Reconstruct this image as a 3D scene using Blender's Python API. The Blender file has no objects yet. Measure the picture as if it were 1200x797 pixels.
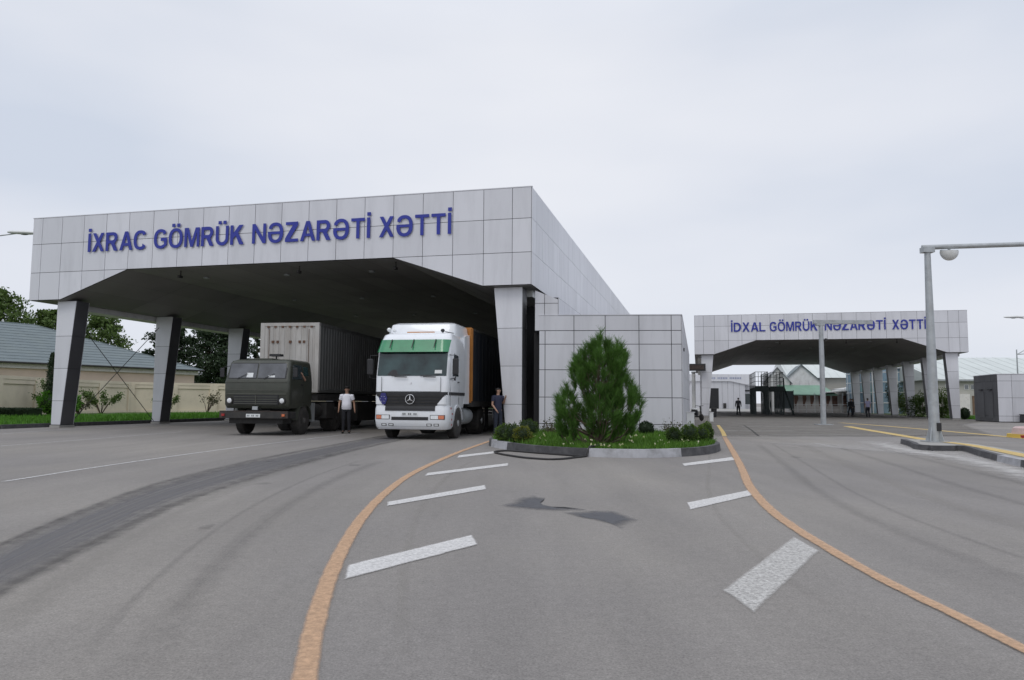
import bpy, bmesh, math, random
import numpy as np
from mathutils import Vector, Matrix, noise as mnoise
R=math.radians
random.seed(7); rng=np.random.default_rng(7)
sc=bpy.context.scene; col=sc.collection

# ------------------------------------------------------------------ camera, sky, sun, exposure
cam=bpy.data.cameras.new('camera'); cam_o=bpy.data.objects.new('camera',cam); col.objects.link(cam_o); sc.camera=cam_o
cam.sensor_width=36; cam.lens=871.62/1200*36; cam.clip_start=.05; cam.clip_end=6000
cam_o.matrix_world=Matrix.Translation((0,0,1.25))@Matrix.Rotation(math.pi/2+.0825,4,'X')@Matrix.Rotation(.0067,4,'Z')
SUN_EL,SUN_AZ=R(52),R(205)      # azimuth clockwise from +Y: high, behind the camera and a little to its left
w=bpy.data.worlds.new('World'); sc.world=w; w.use_nodes=True; nt=w.node_tree; N=nt.nodes; L=nt.links; N.clear()
out=N.new('ShaderNodeOutputWorld'); bg=N.new('ShaderNodeBackground'); bg.inputs['Strength'].default_value=.1
sky=N.new('ShaderNodeTexSky'); sky.sky_type='NISHITA'; sky.sun_disc=False; sky.sun_elevation=SUN_EL; sky.sun_rotation=SUN_AZ
tc=N.new('ShaderNodeTexCoord'); mp=N.new('ShaderNodeMapping'); mp.inputs['Scale'].default_value=(1,1,3.2); mp.inputs['Location'].default_value=(.3,1.7,.4)
nz=N.new('ShaderNodeTexNoise'); nz.inputs['Scale'].default_value=1.5; nz.inputs['Detail'].default_value=4; nz.inputs['Roughness'].default_value=.45
sep=N.new('ShaderNodeSeparateXYZ')
mab=N.new('ShaderNodeMath'); mab.operation='ABSOLUTE'; mg=N.new('ShaderNodeMath'); mg.operation='MULTIPLY_ADD'; mg.inputs[1].default_value=-.40; mg.inputs[2].default_value=.14   # brightest cloud straight ahead
ad=N.new('ShaderNodeMath'); ad.operation='ADD'
rp=N.new('ShaderNodeValToRGB'); e=rp.color_ramp.elements
e[0].position=.30; e[0].color=(.63,.685,.79,1); e[1].position=.78; e[1].color=(.85,.865,.915,1); m_=e.new(.52); m_.color=(.755,.785,.86,1)
zr=N.new('ShaderNodeMapRange'); zr.inputs['From Min'].default_value=.45; zr.inputs['From Max'].default_value=1; zr.inputs['To Min'].default_value=10.2; zr.inputs['To Max'].default_value=15
vm=N.new('ShaderNodeVectorMath'); vm.operation='SCALE'
mx=N.new('ShaderNodeMix'); mx.data_type='RGBA'; mx.inputs['Factor'].default_value=.96
L.new(tc.outputs['Generated'],mp.inputs['Vector']); L.new(mp.outputs[0],nz.inputs['Vector']); L.new(tc.outputs['Generated'],sep.inputs[0])
L.new(sep.outputs['X'],mab.inputs[0]); L.new(mab.outputs[0],mg.inputs[0]); L.new(nz.outputs['Fac'],ad.inputs[0]); L.new(mg.outputs[0],ad.inputs[1]); L.new(ad.outputs[0],rp.inputs['Fac'])
L.new(sep.outputs['Z'],zr.inputs['Value']); L.new(rp.outputs['Color'],vm.inputs[0]); L.new(zr.outputs[0],vm.inputs['Scale'])
L.new(sky.outputs['Color'],mx.inputs['A']); L.new(vm.outputs[0],mx.inputs['B']); L.new(mx.outputs['Result'],bg.inputs['Color']); L.new(bg.outputs[0],out.inputs['Surface'])
sun=bpy.data.lights.new('sun','SUN'); sun.energy=.7; sun.angle=R(25); sun.color=(1,.97,.92)
sun_o=bpy.data.objects.new('sun',sun); col.objects.link(sun_o)
sd=Vector((math.sin(SUN_AZ)*math.cos(SUN_EL),math.cos(SUN_AZ)*math.cos(SUN_EL),math.sin(SUN_EL)))
sun_o.rotation_euler=sd.to_track_quat('Z','Y').to_euler()
sc.view_settings.view_transform='Standard'; sc.view_settings.look='None'; sc.view_settings.exposure=0; sc.view_settings.gamma=1
sc.cycles.max_bounces=6; sc.cycles.transparent_max_bounces=12

# ------------------------------------------------------------------ materials
def mat(name,c,rough=.6,metal=0,var=.12,scale=3,bump=0,bscale=60,island=0,spec=.5,coat=0,dirt=None,dscale=1.2,damt=.5,stretch=None):
    m=bpy.data.materials.new(name); m.use_nodes=True; nt=m.node_tree; N=nt.nodes; L=nt.links
    b=N['Principled BSDF']; b.inputs['Roughness'].default_value=rough; b.inputs['Metallic'].default_value=metal
    b.inputs['Specular IOR Level'].default_value=spec; b.inputs['Coat Weight'].default_value=coat
    tc=N.new('ShaderNodeTexCoord'); vec=tc.outputs['Object']
    if stretch:
        mp=N.new('ShaderNodeMapping'); mp.inputs['Scale'].default_value=stretch; L.new(vec,mp.inputs[0]); vec=mp.outputs[0]
    nz=N.new('ShaderNodeTexNoise'); nz.inputs['Scale'].default_value=scale; nz.inputs['Detail'].default_value=6; L.new(vec,nz.inputs['Vector'])
    mr=N.new('ShaderNodeMapRange'); mr.inputs['From Min'].default_value=.3; mr.inputs['From Max'].default_value=.7
    mr.inputs['To Min'].default_value=1-var; mr.inputs['To Max'].default_value=1+var; L.new(nz.outputs['Fac'],mr.inputs['Value'])
    val=mr.outputs[0]
    if island:
        g=N.new('ShaderNodeNewGeometry'); r2=N.new('ShaderNodeMapRange'); r2.inputs['To Min'].default_value=1-island; r2.inputs['To Max'].default_value=1+island
        L.new(g.outputs['Random Per Island'],r2.inputs['Value']); mm=N.new('ShaderNodeMath'); mm.operation='MULTIPLY'; L.new(val,mm.inputs[0]); L.new(r2.outputs[0],mm.inputs[1]); val=mm.outputs[0]
    vs=N.new('ShaderNodeVectorMath'); vs.operation='SCALE'; vs.inputs[0].default_value=c[:3]; L.new(val,vs.inputs['Scale']); colr=vs.outputs[0]
    if dirt:
        n2=N.new('ShaderNodeTexNoise'); n2.inputs['Scale'].default_value=dscale; n2.inputs['Detail'].default_value=8; n2.inputs['Roughness'].default_value=.65; L.new(vec,n2.inputs['Vector'])
        d=N.new('ShaderNodeMapRange'); d.inputs['From Min'].default_value=.48; d.inputs['From Max'].default_value=.72; d.inputs['To Max'].default_value=damt; L.new(n2.outputs['Fac'],d.inputs['Value'])
        x=N.new('ShaderNodeMix'); x.data_type='RGBA'; L.new(d.outputs[0],x.inputs['Factor']); L.new(colr,x.inputs['A']); x.inputs['B'].default_value=(*dirt,1); colr=x.outputs['Result']
    L.new(colr,b.inputs['Base Color'])
    if bump:
        n3=N.new('ShaderNodeTexNoise'); n3.inputs['Scale'].default_value=bscale; n3.inputs['Detail'].default_value=5; L.new(tc.outputs['Object'],n3.inputs['Vector'])
        bp=N.new('ShaderNodeBump'); bp.inputs['Strength'].default_value=bump; bp.inputs['Distance'].default_value=.01; L.new(n3.outputs['Fac'],bp.inputs['Height']); L.new(bp.outputs[0],b.inputs['Normal'])
    return m
M={}
M['panel']=mat('grey_cladding',(.665,.665,.695),.38,.2,.04,.35,island=.05,dirt=(.43,.43,.45),dscale=1.6,damt=.38,stretch=(1,1,.16))
M['panel_flat']=mat('annex_cladding',(.60,.60,.63),.42,.2,.04,.35,island=.045,dirt=(.40,.40,.42),dscale=1.6,damt=.38,stretch=(1,1,.16))
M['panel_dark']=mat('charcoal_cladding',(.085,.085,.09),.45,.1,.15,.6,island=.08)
M['joint']=mat('joint_backing',(.05,.052,.058),.8)
M['white_metal']=mat('white_metal',(.72,.73,.72),.45,0,.06,2,dirt=(.4,.38,.33),dscale=1.5,damt=.4)
M['galv']=mat('galvanised_steel',(.42,.44,.45),.45,.4,.10,5,dirt=(.25,.25,.24),dscale=3,damt=.5)
M['blue']=mat('sign_blue',(.022,.034,.30),.45,0,.1,1)
M['faded_blue']=mat('faded_sign_blue',(.26,.29,.42),.6)
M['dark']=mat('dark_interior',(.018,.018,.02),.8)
M['black']=mat('black_plastic',(.02,.02,.022),.5,0,.2,4)
M['rubber']=mat('tyre_rubber',(.035,.033,.031),.85,0,.2,6,bump=.4,bscale=40,dirt=(.09,.08,.07),dscale=3,damt=.6)
M['chassis']=mat('chassis_steel',(.03,.029,.028),.75,0,.2,4,dirt=(.08,.07,.06),dscale=3,damt=.5)
M['glass']=mat('dark_glass',(.05,.065,.07),.04,0,.1,2,spec=1.0,coat=1)
M['glass_k']=mat('windscreen_glass',(.026,.050,.050),.05,0,.6,1.8,spec=.6,coat=.25)
M['glass_o']=mat('lorry_glass',(.085,.09,.10),.07,0,.4,2,spec=.7,coat=.5)
M['glass_blue']=mat('pale_blue_glazing',(.25,.36,.45),.08,.2,.15,.8,spec=.8)
M['white_paint']=mat('white_truck_paint',(.80,.82,.85),.25,0,.03,1,coat=.6,dirt=(.62,.60,.56),dscale=1.6,damt=.3)
M['visor']=mat('green_visor',(.014,.21,.08),.2,0,.12,3,coat=.8)
M['olive_edge']=mat('light_olive',(.085,.088,.07),.45,0,.15,5)  # lighter olive for the slats and ribs
M['olive']=mat('olive_truck_paint',(.044,.048,.036),.45,0,.12,3,coat=.1,dirt=(.075,.072,.06),dscale=2.2,damt=.4)
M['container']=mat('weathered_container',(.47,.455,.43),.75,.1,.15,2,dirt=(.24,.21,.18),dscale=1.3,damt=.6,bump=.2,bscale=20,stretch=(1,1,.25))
M['container_rust']=mat('rust_marks',(.13,.07,.045),.9,0,.4,12)
M['rust_dull']=mat('dull_rust',(.06,.045,.04),.9,0,.3,8)
M['dusty_rim']=mat('dusty_rim',(.10,.095,.09),.8,0,.3,8)
M['container_side']=mat('shaded_container_side',(.105,.105,.10),.75,.1,.15,2,dirt=(.045,.04,.036),dscale=1.5,damt=.6,stretch=(1,1,.3))  # same container; side colour darkened for the shade under the canopy
M['orange']=mat('orange_trailer',(.42,.165,.03),.6,0,.2,2)
M['tarp']=mat('shaded_blue_tarpaulin',(.010,.014,.022),.6,0,.2,2)  # tarp blue, with the canopy shade put into the colour
M['lamp']=mat('lamp_lens',(.75,.77,.78),.1,0,.1,20,coat=1)
M['amber']=mat('amber_lens',(.62,.16,.06),.15,0,.1,20,coat=1)
M['red']=mat('red_lens',(.35,.02,.02),.3)
M['chrome']=mat('chrome',(.75,.75,.76),.15,1,.02,2)
M['plate']=mat('number_plate',(.70,.72,.72),.5,0,.05)
M['ink']=mat('plate_ink',(.2,.21,.22),.6)
M['decal']=mat('blue_decal',(.03,.03,.17),.4)
M['kerb_white']=mat('painted_kerb',(.42,.42,.44),.8,0,.12,4,bump=.3,dirt=(.20,.195,.19),dscale=3,damt=.7)
M['kerb_dark']=mat('dark_kerb',(.065,.064,.068),.8,0,.25,5,bump=.4,dirt=(.15,.145,.14),dscale=3,damt=.5)
M['rose_kerb']=mat('faded_red_white_kerb',(.55,.42,.40),.8,0,.15,3,dirt=(.40,.14,.12),dscale=2.5,damt=.7)
M['concrete']=mat('concrete',(.33,.32,.30),.85,0,.12,3,bump=.3)
M['soil']=mat('soil',(.06,.075,.03),.95,0,.3,3)
M['lawn']=mat('lawn',(.06,.105,.022),.95,0,.3,2.5,bump=.6,bscale=8)
M['lawn_dry']=mat('verge',(.08,.11,.03),.95,0,.3,1.5)
M['roof_green']=mat('green_metal_roof',(.155,.19,.20),.6,.1,.07,1.2,dirt=(.17,.20,.19),dscale=.6,damt=.5)
M['roof_pale']=mat('pale_green_roof',(.60,.635,.61),.5,.1,.06,.3)
M['roof_bright']=mat('bright_green_roof',(.19,.33,.24),.5,.1,.1,.8)
M['cream']=mat('cream_wall',(.74,.65,.51),.85,0,.06,.6,dirt=(.48,.41,.32),dscale=.7,damt=.45)
M['peach']=mat('peach_wall',(.68,.54,.44),.85,0,.06,.8)
M['beige']=mat('beige_wall',(.46,.45,.41),.85,0,.06,.3)
M['fascia_white']=mat('eaves_board',(.78,.75,.72),.7,0,.2,2,dirt=(.25,.20,.17),dscale=2,damt=.6)
M['brown']=mat('brown_door',(.17,.11,.07),.7,0,.3,2)
M['stain']=mat('stained_wall',(.55,.52,.49),.8,0,.1,.5)
M['rust_red']=mat('reddish_stain',(.20,.115,.085),.85,0,.4,1.2)
M['yellow']=mat('yellow_paint',(.6,.42,.08),.7,0,.1,2)
M['frame_green']=mat('dark_green_steel',(.03,.045,.042),.5,.2,.2,3)
M['skin']=mat('skin',(.38,.22,.15),.55,0,.08,6)
M['skin_pale']=mat('skin_light',(.42,.25,.18),.55,0,.08,6)
M['hair']=mat('black_hair',(.012,.010,.009),.6)
M['shirt_white']=mat('white_shirt',(.82,.82,.88),.8,0,.06,6,bump=.5,bscale=9)
M['shirt_navy']=mat('navy_shirt',(.022,.025,.055),.8,0,.1,6,bump=.5,bscale=9)
M['shirt_maroon']=mat('maroon_shirt',(.09,.03,.03),.8,0,.1,6)
M['shirt_black']=mat('black_shirt',(.02,.02,.024),.8,0,.1,6)
M['shirt_grey']=mat('grey_jacket',(.06,.06,.066),.8,0,.1,6)
M['shirt_lav']=mat('lavender_shirt',(.45,.43,.62),.8,0,.06,6)
M['trousers']=mat('dark_trousers',(.016,.017,.022),.85,0,.1,6)
M['jeans']=mat('dark_jeans',(.022,.028,.045),.85,0,.1,6)
M['shoe']=mat('black_shoes',(.012,.012,.012),.4)
M['bark']=mat('bark',(.11,.08,.06),.9,0,.3,8,bump=.8,bscale=20)
M['hose']=mat('black_hose',(.022,.02,.02),.5)
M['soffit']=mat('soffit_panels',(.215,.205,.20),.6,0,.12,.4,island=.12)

def leafmat(name,c1,c2,c3=None,trans=.25):
    m=bpy.data.materials.new(name); m.use_nodes=True; nt=m.node_tree; N=nt.nodes; L=nt.links; b=N['Principled BSDF']; b.inputs['Roughness'].default_value=.6
    b.inputs['Specular IOR Level'].default_value=.3
    g=N.new('ShaderNodeNewGeometry'); r=N.new('ShaderNodeValToRGB'); e=r.color_ramp.elements; e[0].color=(*c1,1); e[1].color=(*c2,1)
    if c3: k=e.new(.9); k.color=(*c2,1); e[2].color=(*c3,1)
    tc=N.new('ShaderNodeTexCoord'); nz=N.new('ShaderNodeTexNoise'); nz.inputs['Scale'].default_value=1.1; L.new(tc.outputs['Object'],nz.inputs['Vector'])
    a=N.new('ShaderNodeMath'); a.operation='MULTIPLY_ADD'; a.inputs[1].default_value=.55; a.inputs[2].default_value=-.03; s=N.new('ShaderNodeMath'); s.operation='MULTIPLY_ADD'; s.inputs[1].default_value=.5
    L.new(g.outputs['Random Per Island'],a.inputs[0]); L.new(nz.outputs['Fac'],s.inputs[0]); L.new(a.outputs[0],s.inputs[2]); L.new(s.outputs[0],r.inputs['Fac']); L.new(r.outputs['Color'],b.inputs['Base Color'])
    t=N.new('ShaderNodeBsdfTranslucent'); mxs=N.new('ShaderNodeMixShader'); mxs.inputs[0].default_value=trans; L.new(r.outputs['Color'],t.inputs['Color'])
    L.new(b.outputs[0],mxs.inputs[1]); L.new(t.outputs[0],mxs.inputs[2]); L.new(mxs.outputs[0],N['Material Output'].inputs['Surface'])
    return m
M['pine']=leafmat('pine_needles',(.028,.065,.014),(.115,.25,.04),(.24,.34,.07))
M['leaf']=leafmat('broad_leaves',(.03,.06,.014),(.14,.21,.05),(.22,.27,.08))
M['leaf_dark']=leafmat('conifer_leaves',(.016,.030,.016),(.06,.095,.042))
M['leaf_box']=leafmat('box_leaves',(.035,.07,.014),(.13,.21,.03),(.22,.28,.04))
M['leaf_gold']=leafmat('golden_leaves',(.06,.075,.012),(.22,.24,.035),(.34,.32,.05))
M['leaf_boxd']=leafmat('dark_box_leaves',(.025,.05,.012),(.085,.14,.028),(.13,.19,.035))
M['leaf_red']=leafmat('reddish_leaves',(.05,.04,.02),(.09,.10,.04),(.25,.10,.06))
M['leaf_bright']=leafmat('bright_leaves',(.04,.11,.012),(.12,.31,.03),(.18,.38,.05))
M['blade']=leafmat('grass_blades',(.035,.09,.012),(.13,.27,.03),(.22,.34,.06))
M['flower']=leafmat('flowers',(.6,.55,.2),(.75,.72,.6),(.7,.5,.4),.1)
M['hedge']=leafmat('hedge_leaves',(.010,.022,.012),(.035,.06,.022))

def ground_mat():
    m=bpy.data.materials.new('asphalt'); m.use_nodes=True; nt=m.node_tree; N=nt.nodes; L=nt.links; b=N['Principled BSDF']
    b.inputs['Roughness'].default_value=.85; b.inputs['Specular IOR Level'].default_value=.3
    tc=N.new('ShaderNodeTexCoord')
    def noise(scale,detail,stretch=(1,1,1),rot=0,rough=.55):
        mp=N.new('ShaderNodeMapping'); mp.inputs['Scale'].default_value=stretch; mp.inputs['Rotation'].default_value=(0,0,rot)
        n=N.new('ShaderNodeTexNoise'); n.inputs['Scale'].default_value=scale; n.inputs['Detail'].default_value=detail; n.inputs['Roughness'].default_value=rough
        L.new(tc.outputs['Object'],mp.inputs[0]); L.new(mp.outputs[0],n.inputs['Vector']); return n.outputs['Fac']
    def rng_(v,a,b_,c,d):
        r=N.new('ShaderNodeMapRange'); r.inputs['From Min'].default_value=a; r.inputs['From Max'].default_value=b_; r.inputs['To Min'].default_value=c; r.inputs['To Max'].default_value=d; L.new(v,r.inputs['Value']); return r.outputs[0]
    def mul(a,b_):
        k=N.new('ShaderNodeMath'); k.operation='MULTIPLY'; L.new(a,k.inputs[0]); L.new(b_,k.inputs[1]); return k.outputs[0]
    v=mul(rng_(noise(.12,4),.3,.7,.90,1.10), rng_(noise(.9,5,(1,.16,1),.2),.3,.7,.93,1.07))      # broad tone, tyre-polished streaks
    v=mul(v,rng_(noise(2.2,5,(1,.10,1),.35),.35,.65,.965,1.035))
    v=mul(v,rng_(noise(75,3,rough=.85),.3,.7,.66,1.34)); v=mul(v,rng_(noise(24,3,rough=.8),.3,.7,.88,1.12))                                             # stone grain
    v=mul(v,rng_(noise(9,4),.3,.7,.95,1.05))
    vo=N.new('ShaderNodeTexVoronoi'); vo.inputs['Scale'].default_value=14; L.new(tc.outputs['Object'],vo.inputs['Vector'])
    v=mul(v,rng_(vo.outputs['Distance'],.03,.09,.72,1))                                              # pock marks
    # fine meandering cracks
    wv=N.new('ShaderNodeTexVoronoi'); wv.feature='DISTANCE_TO_EDGE'; wv.inputs['Scale'].default_value=.16
    wn=N.new('ShaderNodeTexNoise'); wn.inputs['Scale'].default_value=.8; wn.inputs['Detail'].default_value=6; L.new(tc.outputs['Object'],wn.inputs['Vector'])
    va=N.new('ShaderNodeVectorMath'); va.operation='MULTIPLY_ADD'; va.inputs[1].default_value=(1.6,1.6,1.6); L.new(wn.outputs['Color'],va.inputs[0]); L.new(tc.outputs['Object'],va.inputs[2]); L.new(va.outputs[0],wv.inputs['Vector'])
    v=mul(v,rng_(wv.outputs['Distance'],.0,.0012,.86,1))
    dust=rng_(noise(.22,6,(1,.5,1),.2,.6),.42,.68,0,.55)
    x=N.new('ShaderNodeMix'); x.data_type='RGBA'; x.inputs['A'].default_value=(.224,.209,.197,1); x.inputs['B'].default_value=(.285,.262,.230,1); L.new(dust,x.inputs['Factor'])
    s=N.new('ShaderNodeVectorMath'); s.operation='SCALE'; L.new(x.outputs['Result'],s.inputs[0]); L.new(v,s.inputs['Scale']); L.new(s.outputs[0],b.inputs['Base Color'])
    bp=N.new('ShaderNodeBump'); bp.inputs['Strength'].default_value=.35; bp.inputs['Distance'].default_value=.006; L.new(noise(90,3,rough=.8),bp.inputs['Height']); L.new(bp.outputs[0],b.inputs['Normal'])
    return m
M['asphalt']=ground_mat()
def overlay(name,c,alpha=1,edge=.15,rough=.85,wear=.0,wscale=18,streak=False,ends=.03,spec=.3,var=.12):
    """a thin stain / paint sheet whose edge wears away; UV.y runs across, UV.x along (0..1)"""
    m=bpy.data.materials.new(name); m.use_nodes=True; nt=m.node_tree; N=nt.nodes; L=nt.links; b=N['Principled BSDF']; b.inputs['Roughness'].default_value=rough; b.inputs['Specular IOR Level'].default_value=spec
    tc=N.new('ShaderNodeTexCoord'); uv=N.new('ShaderNodeSeparateXYZ'); L.new(tc.outputs['UV'],uv.inputs[0])
    def M_(op,a,b_=None,c_=None):
        k=N.new('ShaderNodeMath'); k.operation=op
        for i,q in enumerate((a,b_,c_)):
            if q is None: continue
            if isinstance(q,(int,float)): k.inputs[i].default_value=q
            else: L.new(q,k.inputs[i])
        return k.outputs[0]
    def edgef(s,wd):
        d=M_('SUBTRACT',.5,M_('ABSOLUTE',M_('SUBTRACT',s,.5)))
        return M_('DIVIDE',d,wd)
    nz=N.new('ShaderNodeTexNoise'); nz.inputs['Scale'].default_value=4; nz.inputs['Detail'].default_value=7; nz.inputs['Roughness'].default_value=.7; L.new(tc.outputs['Object'],nz.inputs['Vector'])
    a=M_('ADD',M_('MINIMUM',edgef(uv.outputs[1],edge),edgef(uv.outputs[0],ends)),M_('MULTIPLY_ADD',nz.outputs['Fac'],1.6,-.9))
    a=M_('MINIMUM',M_('MAXIMUM',a,0),1)
    if wear:
        n2=N.new('ShaderNodeTexNoise'); n2.inputs['Scale'].default_value=wscale; n2.inputs['Detail'].default_value=8; n2.inputs['Roughness'].default_value=.8; L.new(tc.outputs['Object'],n2.inputs['Vector'])
        r=N.new('ShaderNodeMapRange'); r.inputs['From Min'].default_value=.36; r.inputs['From Max'].default_value=.60; r.inputs['To Min'].default_value=1-wear; L.new(n2.outputs['Fac'],r.inputs['Value']); a=M_('MULTIPLY',a,r.outputs[0])
    if streak:
        mp=N.new('ShaderNodeMapping'); mp.inputs['Scale'].default_value=(2.2,9,1); L.new(tc.outputs['UV'],mp.inputs[0])
        n3=N.new('ShaderNodeTexNoise'); n3.inputs['Scale'].default_value=2; n3.inputs['Detail'].default_value=7; L.new(mp.outputs[0],n3.inputs['Vector'])
        r=N.new('ShaderNodeMapRange'); r.inputs['From Min'].default_value=.3; r.inputs['From Max'].default_value=.62; r.inputs['To Min'].default_value=.35; L.new(n3.outputs['Fac'],r.inputs['Value']); a=M_('MULTIPLY',a,r.outputs[0])
    a=M_('MULTIPLY',a,alpha)
    n4=N.new('ShaderNodeTexNoise'); n4.inputs['Scale'].default_value=60; n4.inputs['Detail'].default_value=3; L.new(tc.outputs['Object'],n4.inputs['Vector'])
    r4=N.new('ShaderNodeMapRange'); r4.inputs['From Min'].default_value=.3; r4.inputs['From Max'].default_value=.7; r4.inputs['To Min'].default_value=1-var; r4.inputs['To Max'].default_value=1+var; L.new(n4.outputs['Fac'],r4.inputs['Value'])
    s=N.new('ShaderNodeVectorMath'); s.operation='SCALE'; s.inputs[0].default_value=c; L.new(r4.outputs[0],s.inputs['Scale']); L.new(s.outputs[0],b.inputs['Base Color'])
    L.new(a,b.inputs['Alpha'])
    return m
M['o_yellow']=overlay('worn_orange_paint',(.58,.375,.235),.90,.16,wear=.38,wscale=22,ends=.004)
M['o_yellow2']=overlay('worn_yellow_paint',(.64,.47,.19),.95,.12,wear=.25,wscale=9,ends=.004)
M['o_white']=overlay('worn_white_paint',(.70,.685,.67),.95,.09,wear=.42,wscale=34,ends=.02)
M['o_white_old']=overlay('old_white_paint',(.64,.625,.60),.85,.09,wear=.72,wscale=38,ends=.02)
M['o_lane']=overlay('faded_lane_paint',(.62,.61,.60),.8,.22,wear=.55,wscale=9,ends=.01)
M['o_wet']=overlay('polished_dark_asphalt',(.135,.131,.137),.72,.30,rough=.65,streak=True,ends=.01,spec=.4,var=.06)
M['o_wet_edge']=overlay('dark_edge_asphalt',(.085,.08,.077),.5,.5,streak=True,ends=.02)
M['o_tar']=overlay('tar_patch',(.095,.097,.108),.8,.22,rough=.6,ends=.05)
M['o_dust']=overlay('pale_dust',(.56,.54,.52),.8,.42,wear=.5,wscale=1.6,ends=.15)
M['o_pave']=overlay('brown_pavement',(.20,.185,.165),.8,.04,wear=.4,wscale=.8,ends=.02)
M['o_slab']=overlay('pale_concrete_strip',(.34,.325,.30),.7,.1,wear=.5,wscale=2,ends=.05)
M['o_crack']=overlay('sealed_joint',(.06,.058,.055),.8,.3,ends=.02)

# ------------------------------------------------------------------ mesh helpers
class MB:
    def __init__(s): s.v=[]; s.f=[]; s.uv=None
    def add(s,vs,fs):
        o=len(s.v); s.v+= [tuple(p) for p in vs]; s.f+=[tuple(i+o for i in f) for f in fs]; return s
    def box(s,x0,x1,y0,y1,z0,z1):
        return s.hexa([(x0,y0,z0),(x1,y0,z0),(x1,y1,z0),(x0,y1,z0),(x0,y0,z1),(x1,y0,z1),(x1,y1,z1),(x0,y1,z1)])
    def hexa(s,p): return s.add(p,[(3,2,1,0),(4,5,6,7),(0,1,5,4),(1,2,6,5),(2,3,7,6),(3,0,4,7)])
    def prism(s,poly,a,b,axis='y'):
        """poly in the two other axes, extruded from a to b along axis"""
        f={'y':lambda p,t:(p[0],t,p[1]),'x':lambda p,t:(t,p[0],p[1]),'z':lambda p,t:(p[0],p[1],t)}[axis]
        n=len(poly); vs=[f(p,a) for p in poly]+[f(p,b) for p in poly]
        return s.add(vs,[tuple(range(n))[::-1],tuple(range(n,2*n))]+[(i,(i+1)%n,n+(i+1)%n,n+i) for i in range(n)])
    def tube(s,pts,r,seg=8,cap=True):
        pts=[Vector(p) for p in pts]; n=len(pts); rs=r if isinstance(r,(list,tuple)) else [r]*n; rings=[]; up=None
        for i,p in enumerate(pts):
            d=(pts[min(i+1,n-1)]-pts[max(i-1,0)]).normalized()
            if up is None: up=Vector((0,0,1)) if abs(d.z)<.9 else Vector((0,1,0))
            a=d.cross(up).normalized(); b=a.cross(d).normalized(); up=b
            rings.append([p+(a*math.cos(2*math.pi*k/seg)+b*math.sin(2*math.pi*k/seg))*rs[i] for k in range(seg)])
        vs=[q for rg in rings for q in rg]; fs=[(i*seg+k,i*seg+(k+1)%seg,(i+1)*seg+(k+1)%seg,(i+1)*seg+k) for i in range(n-1) for k in range(seg)]
        if cap: fs+=[tuple(range(seg))[::-1],tuple((n-1)*seg+k for k in range(seg))]
        return s.add(vs,fs)
    def cyl(s,p0,p1,r,seg=16): return s.tube([p0,p1],r,seg)
    def loft(s,rings,cap=True):
        n=len(rings[0]); vs=[q for rg in rings for q in rg]; m=len(rings)
        fs=[(i*n+k,i*n+(k+1)%n,(i+1)*n+(k+1)%n,(i+1)*n+k) for i in range(m-1) for k in range(n)]
        if cap: fs+=[tuple(range(n))[::-1],tuple((m-1)*n+k for k in range(n))]
        return s.add(vs,fs)
    def lathe_x(s,prof,c,seg=28):
        """profile (x offset, radius) revolved about the x axis through c"""
        rings=[[(c[0]+x,c[1]+r*math.cos(2*math.pi*k/seg),c[2]+r*math.sin(2*math.pi*k/seg)) for k in range(seg)] for x,r in prof]
        return s.loft(rings)
    def ell(s,c,r,seg=12,rings=8):
        rr=[]
        for i in range(1,rings):
            t=math.pi*i/rings; rr.append([(c[0]+r[0]*math.sin(t)*math.cos(2*math.pi*k/seg),c[1]+r[1]*math.sin(t)*math.sin(2*math.pi*k/seg),c[2]-r[2]*math.cos(t)) for k in range(seg)])
        return s.loft(rr)
    def build(s,name,m,parent=None,smooth=False,bevel=0,loc=None,bseg=2):
        me=bpy.data.meshes.new(name); me.from_pydata(s.v,[],s.f); me.update()
        if s.uv is not None:
            l=me.uv_layers.new(name='UVMap')
            for lp in me.loops: l.data[lp.index].uv=s.uv[lp.vertex_index]
        if bevel:
            bm=bmesh.new(); bm.from_mesh(me); bmesh.ops.recalc_face_normals(bm,faces=bm.faces)
            es=[e for e in bm.edges if len(e.link_faces)==2 and e.calc_face_angle(0)>.5]
            bmesh.ops.bevel(bm,geom=es,offset=bevel,segments=bseg,affect='EDGES',profile=.6,clamp_overlap=True); bm.to_mesh(me); bm.free()
        else:
            bm=bmesh.new(); bm.from_mesh(me); bmesh.ops.recalc_face_normals(bm,faces=bm.faces); bm.to_mesh(me); bm.free()
        if smooth:
            me.polygons.foreach_set('use_smooth',[True]*len(me.polygons))
            if smooth!='all': me.set_sharp_from_angle(angle=R(40))
        mt=M[m] if isinstance(m,str) else m; me.materials.append(mt)
        o=bpy.data.objects.new(name,me); col.objects.link(o)
        if parent: o.parent=parent
        if loc: o.location=loc
        return o
def quads(name,V,F,m,parent=None):
    me=bpy.data.meshes.new(name); k=F.shape[1]
    me.vertices.add(len(V)); me.vertices.foreach_set('co',np.asarray(V,np.float32).ravel())
    me.loops.add(F.size); me.loops.foreach_set('vertex_index',F.astype(np.int32).ravel())
    me.polygons.add(len(F)); me.polygons.foreach_set('loop_start',np.arange(0,F.size,k,dtype=np.int32))
    me.update(calc_edges=True); me.validate(); me.materials.append(M[m])
    o=bpy.data.objects.new(name,me); col.objects.link(o)
    if parent: o.parent=parent
    return o
def tag(o,label=None,cat=None,group=None,kind=None):
    for k,v in (('label',label),('category',cat),('group',group),('kind',kind)):
        if v: o[k]=v
    return o
def thing(name,label,cat,loc=(0,0,0),rz=0,group=None):
    o=bpy.data.objects.new(name,None); o.empty_display_size=.3; col.objects.link(o); o.location=loc; o.rotation_euler=(0,0,rz); return tag(o,label,cat,group)
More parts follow.
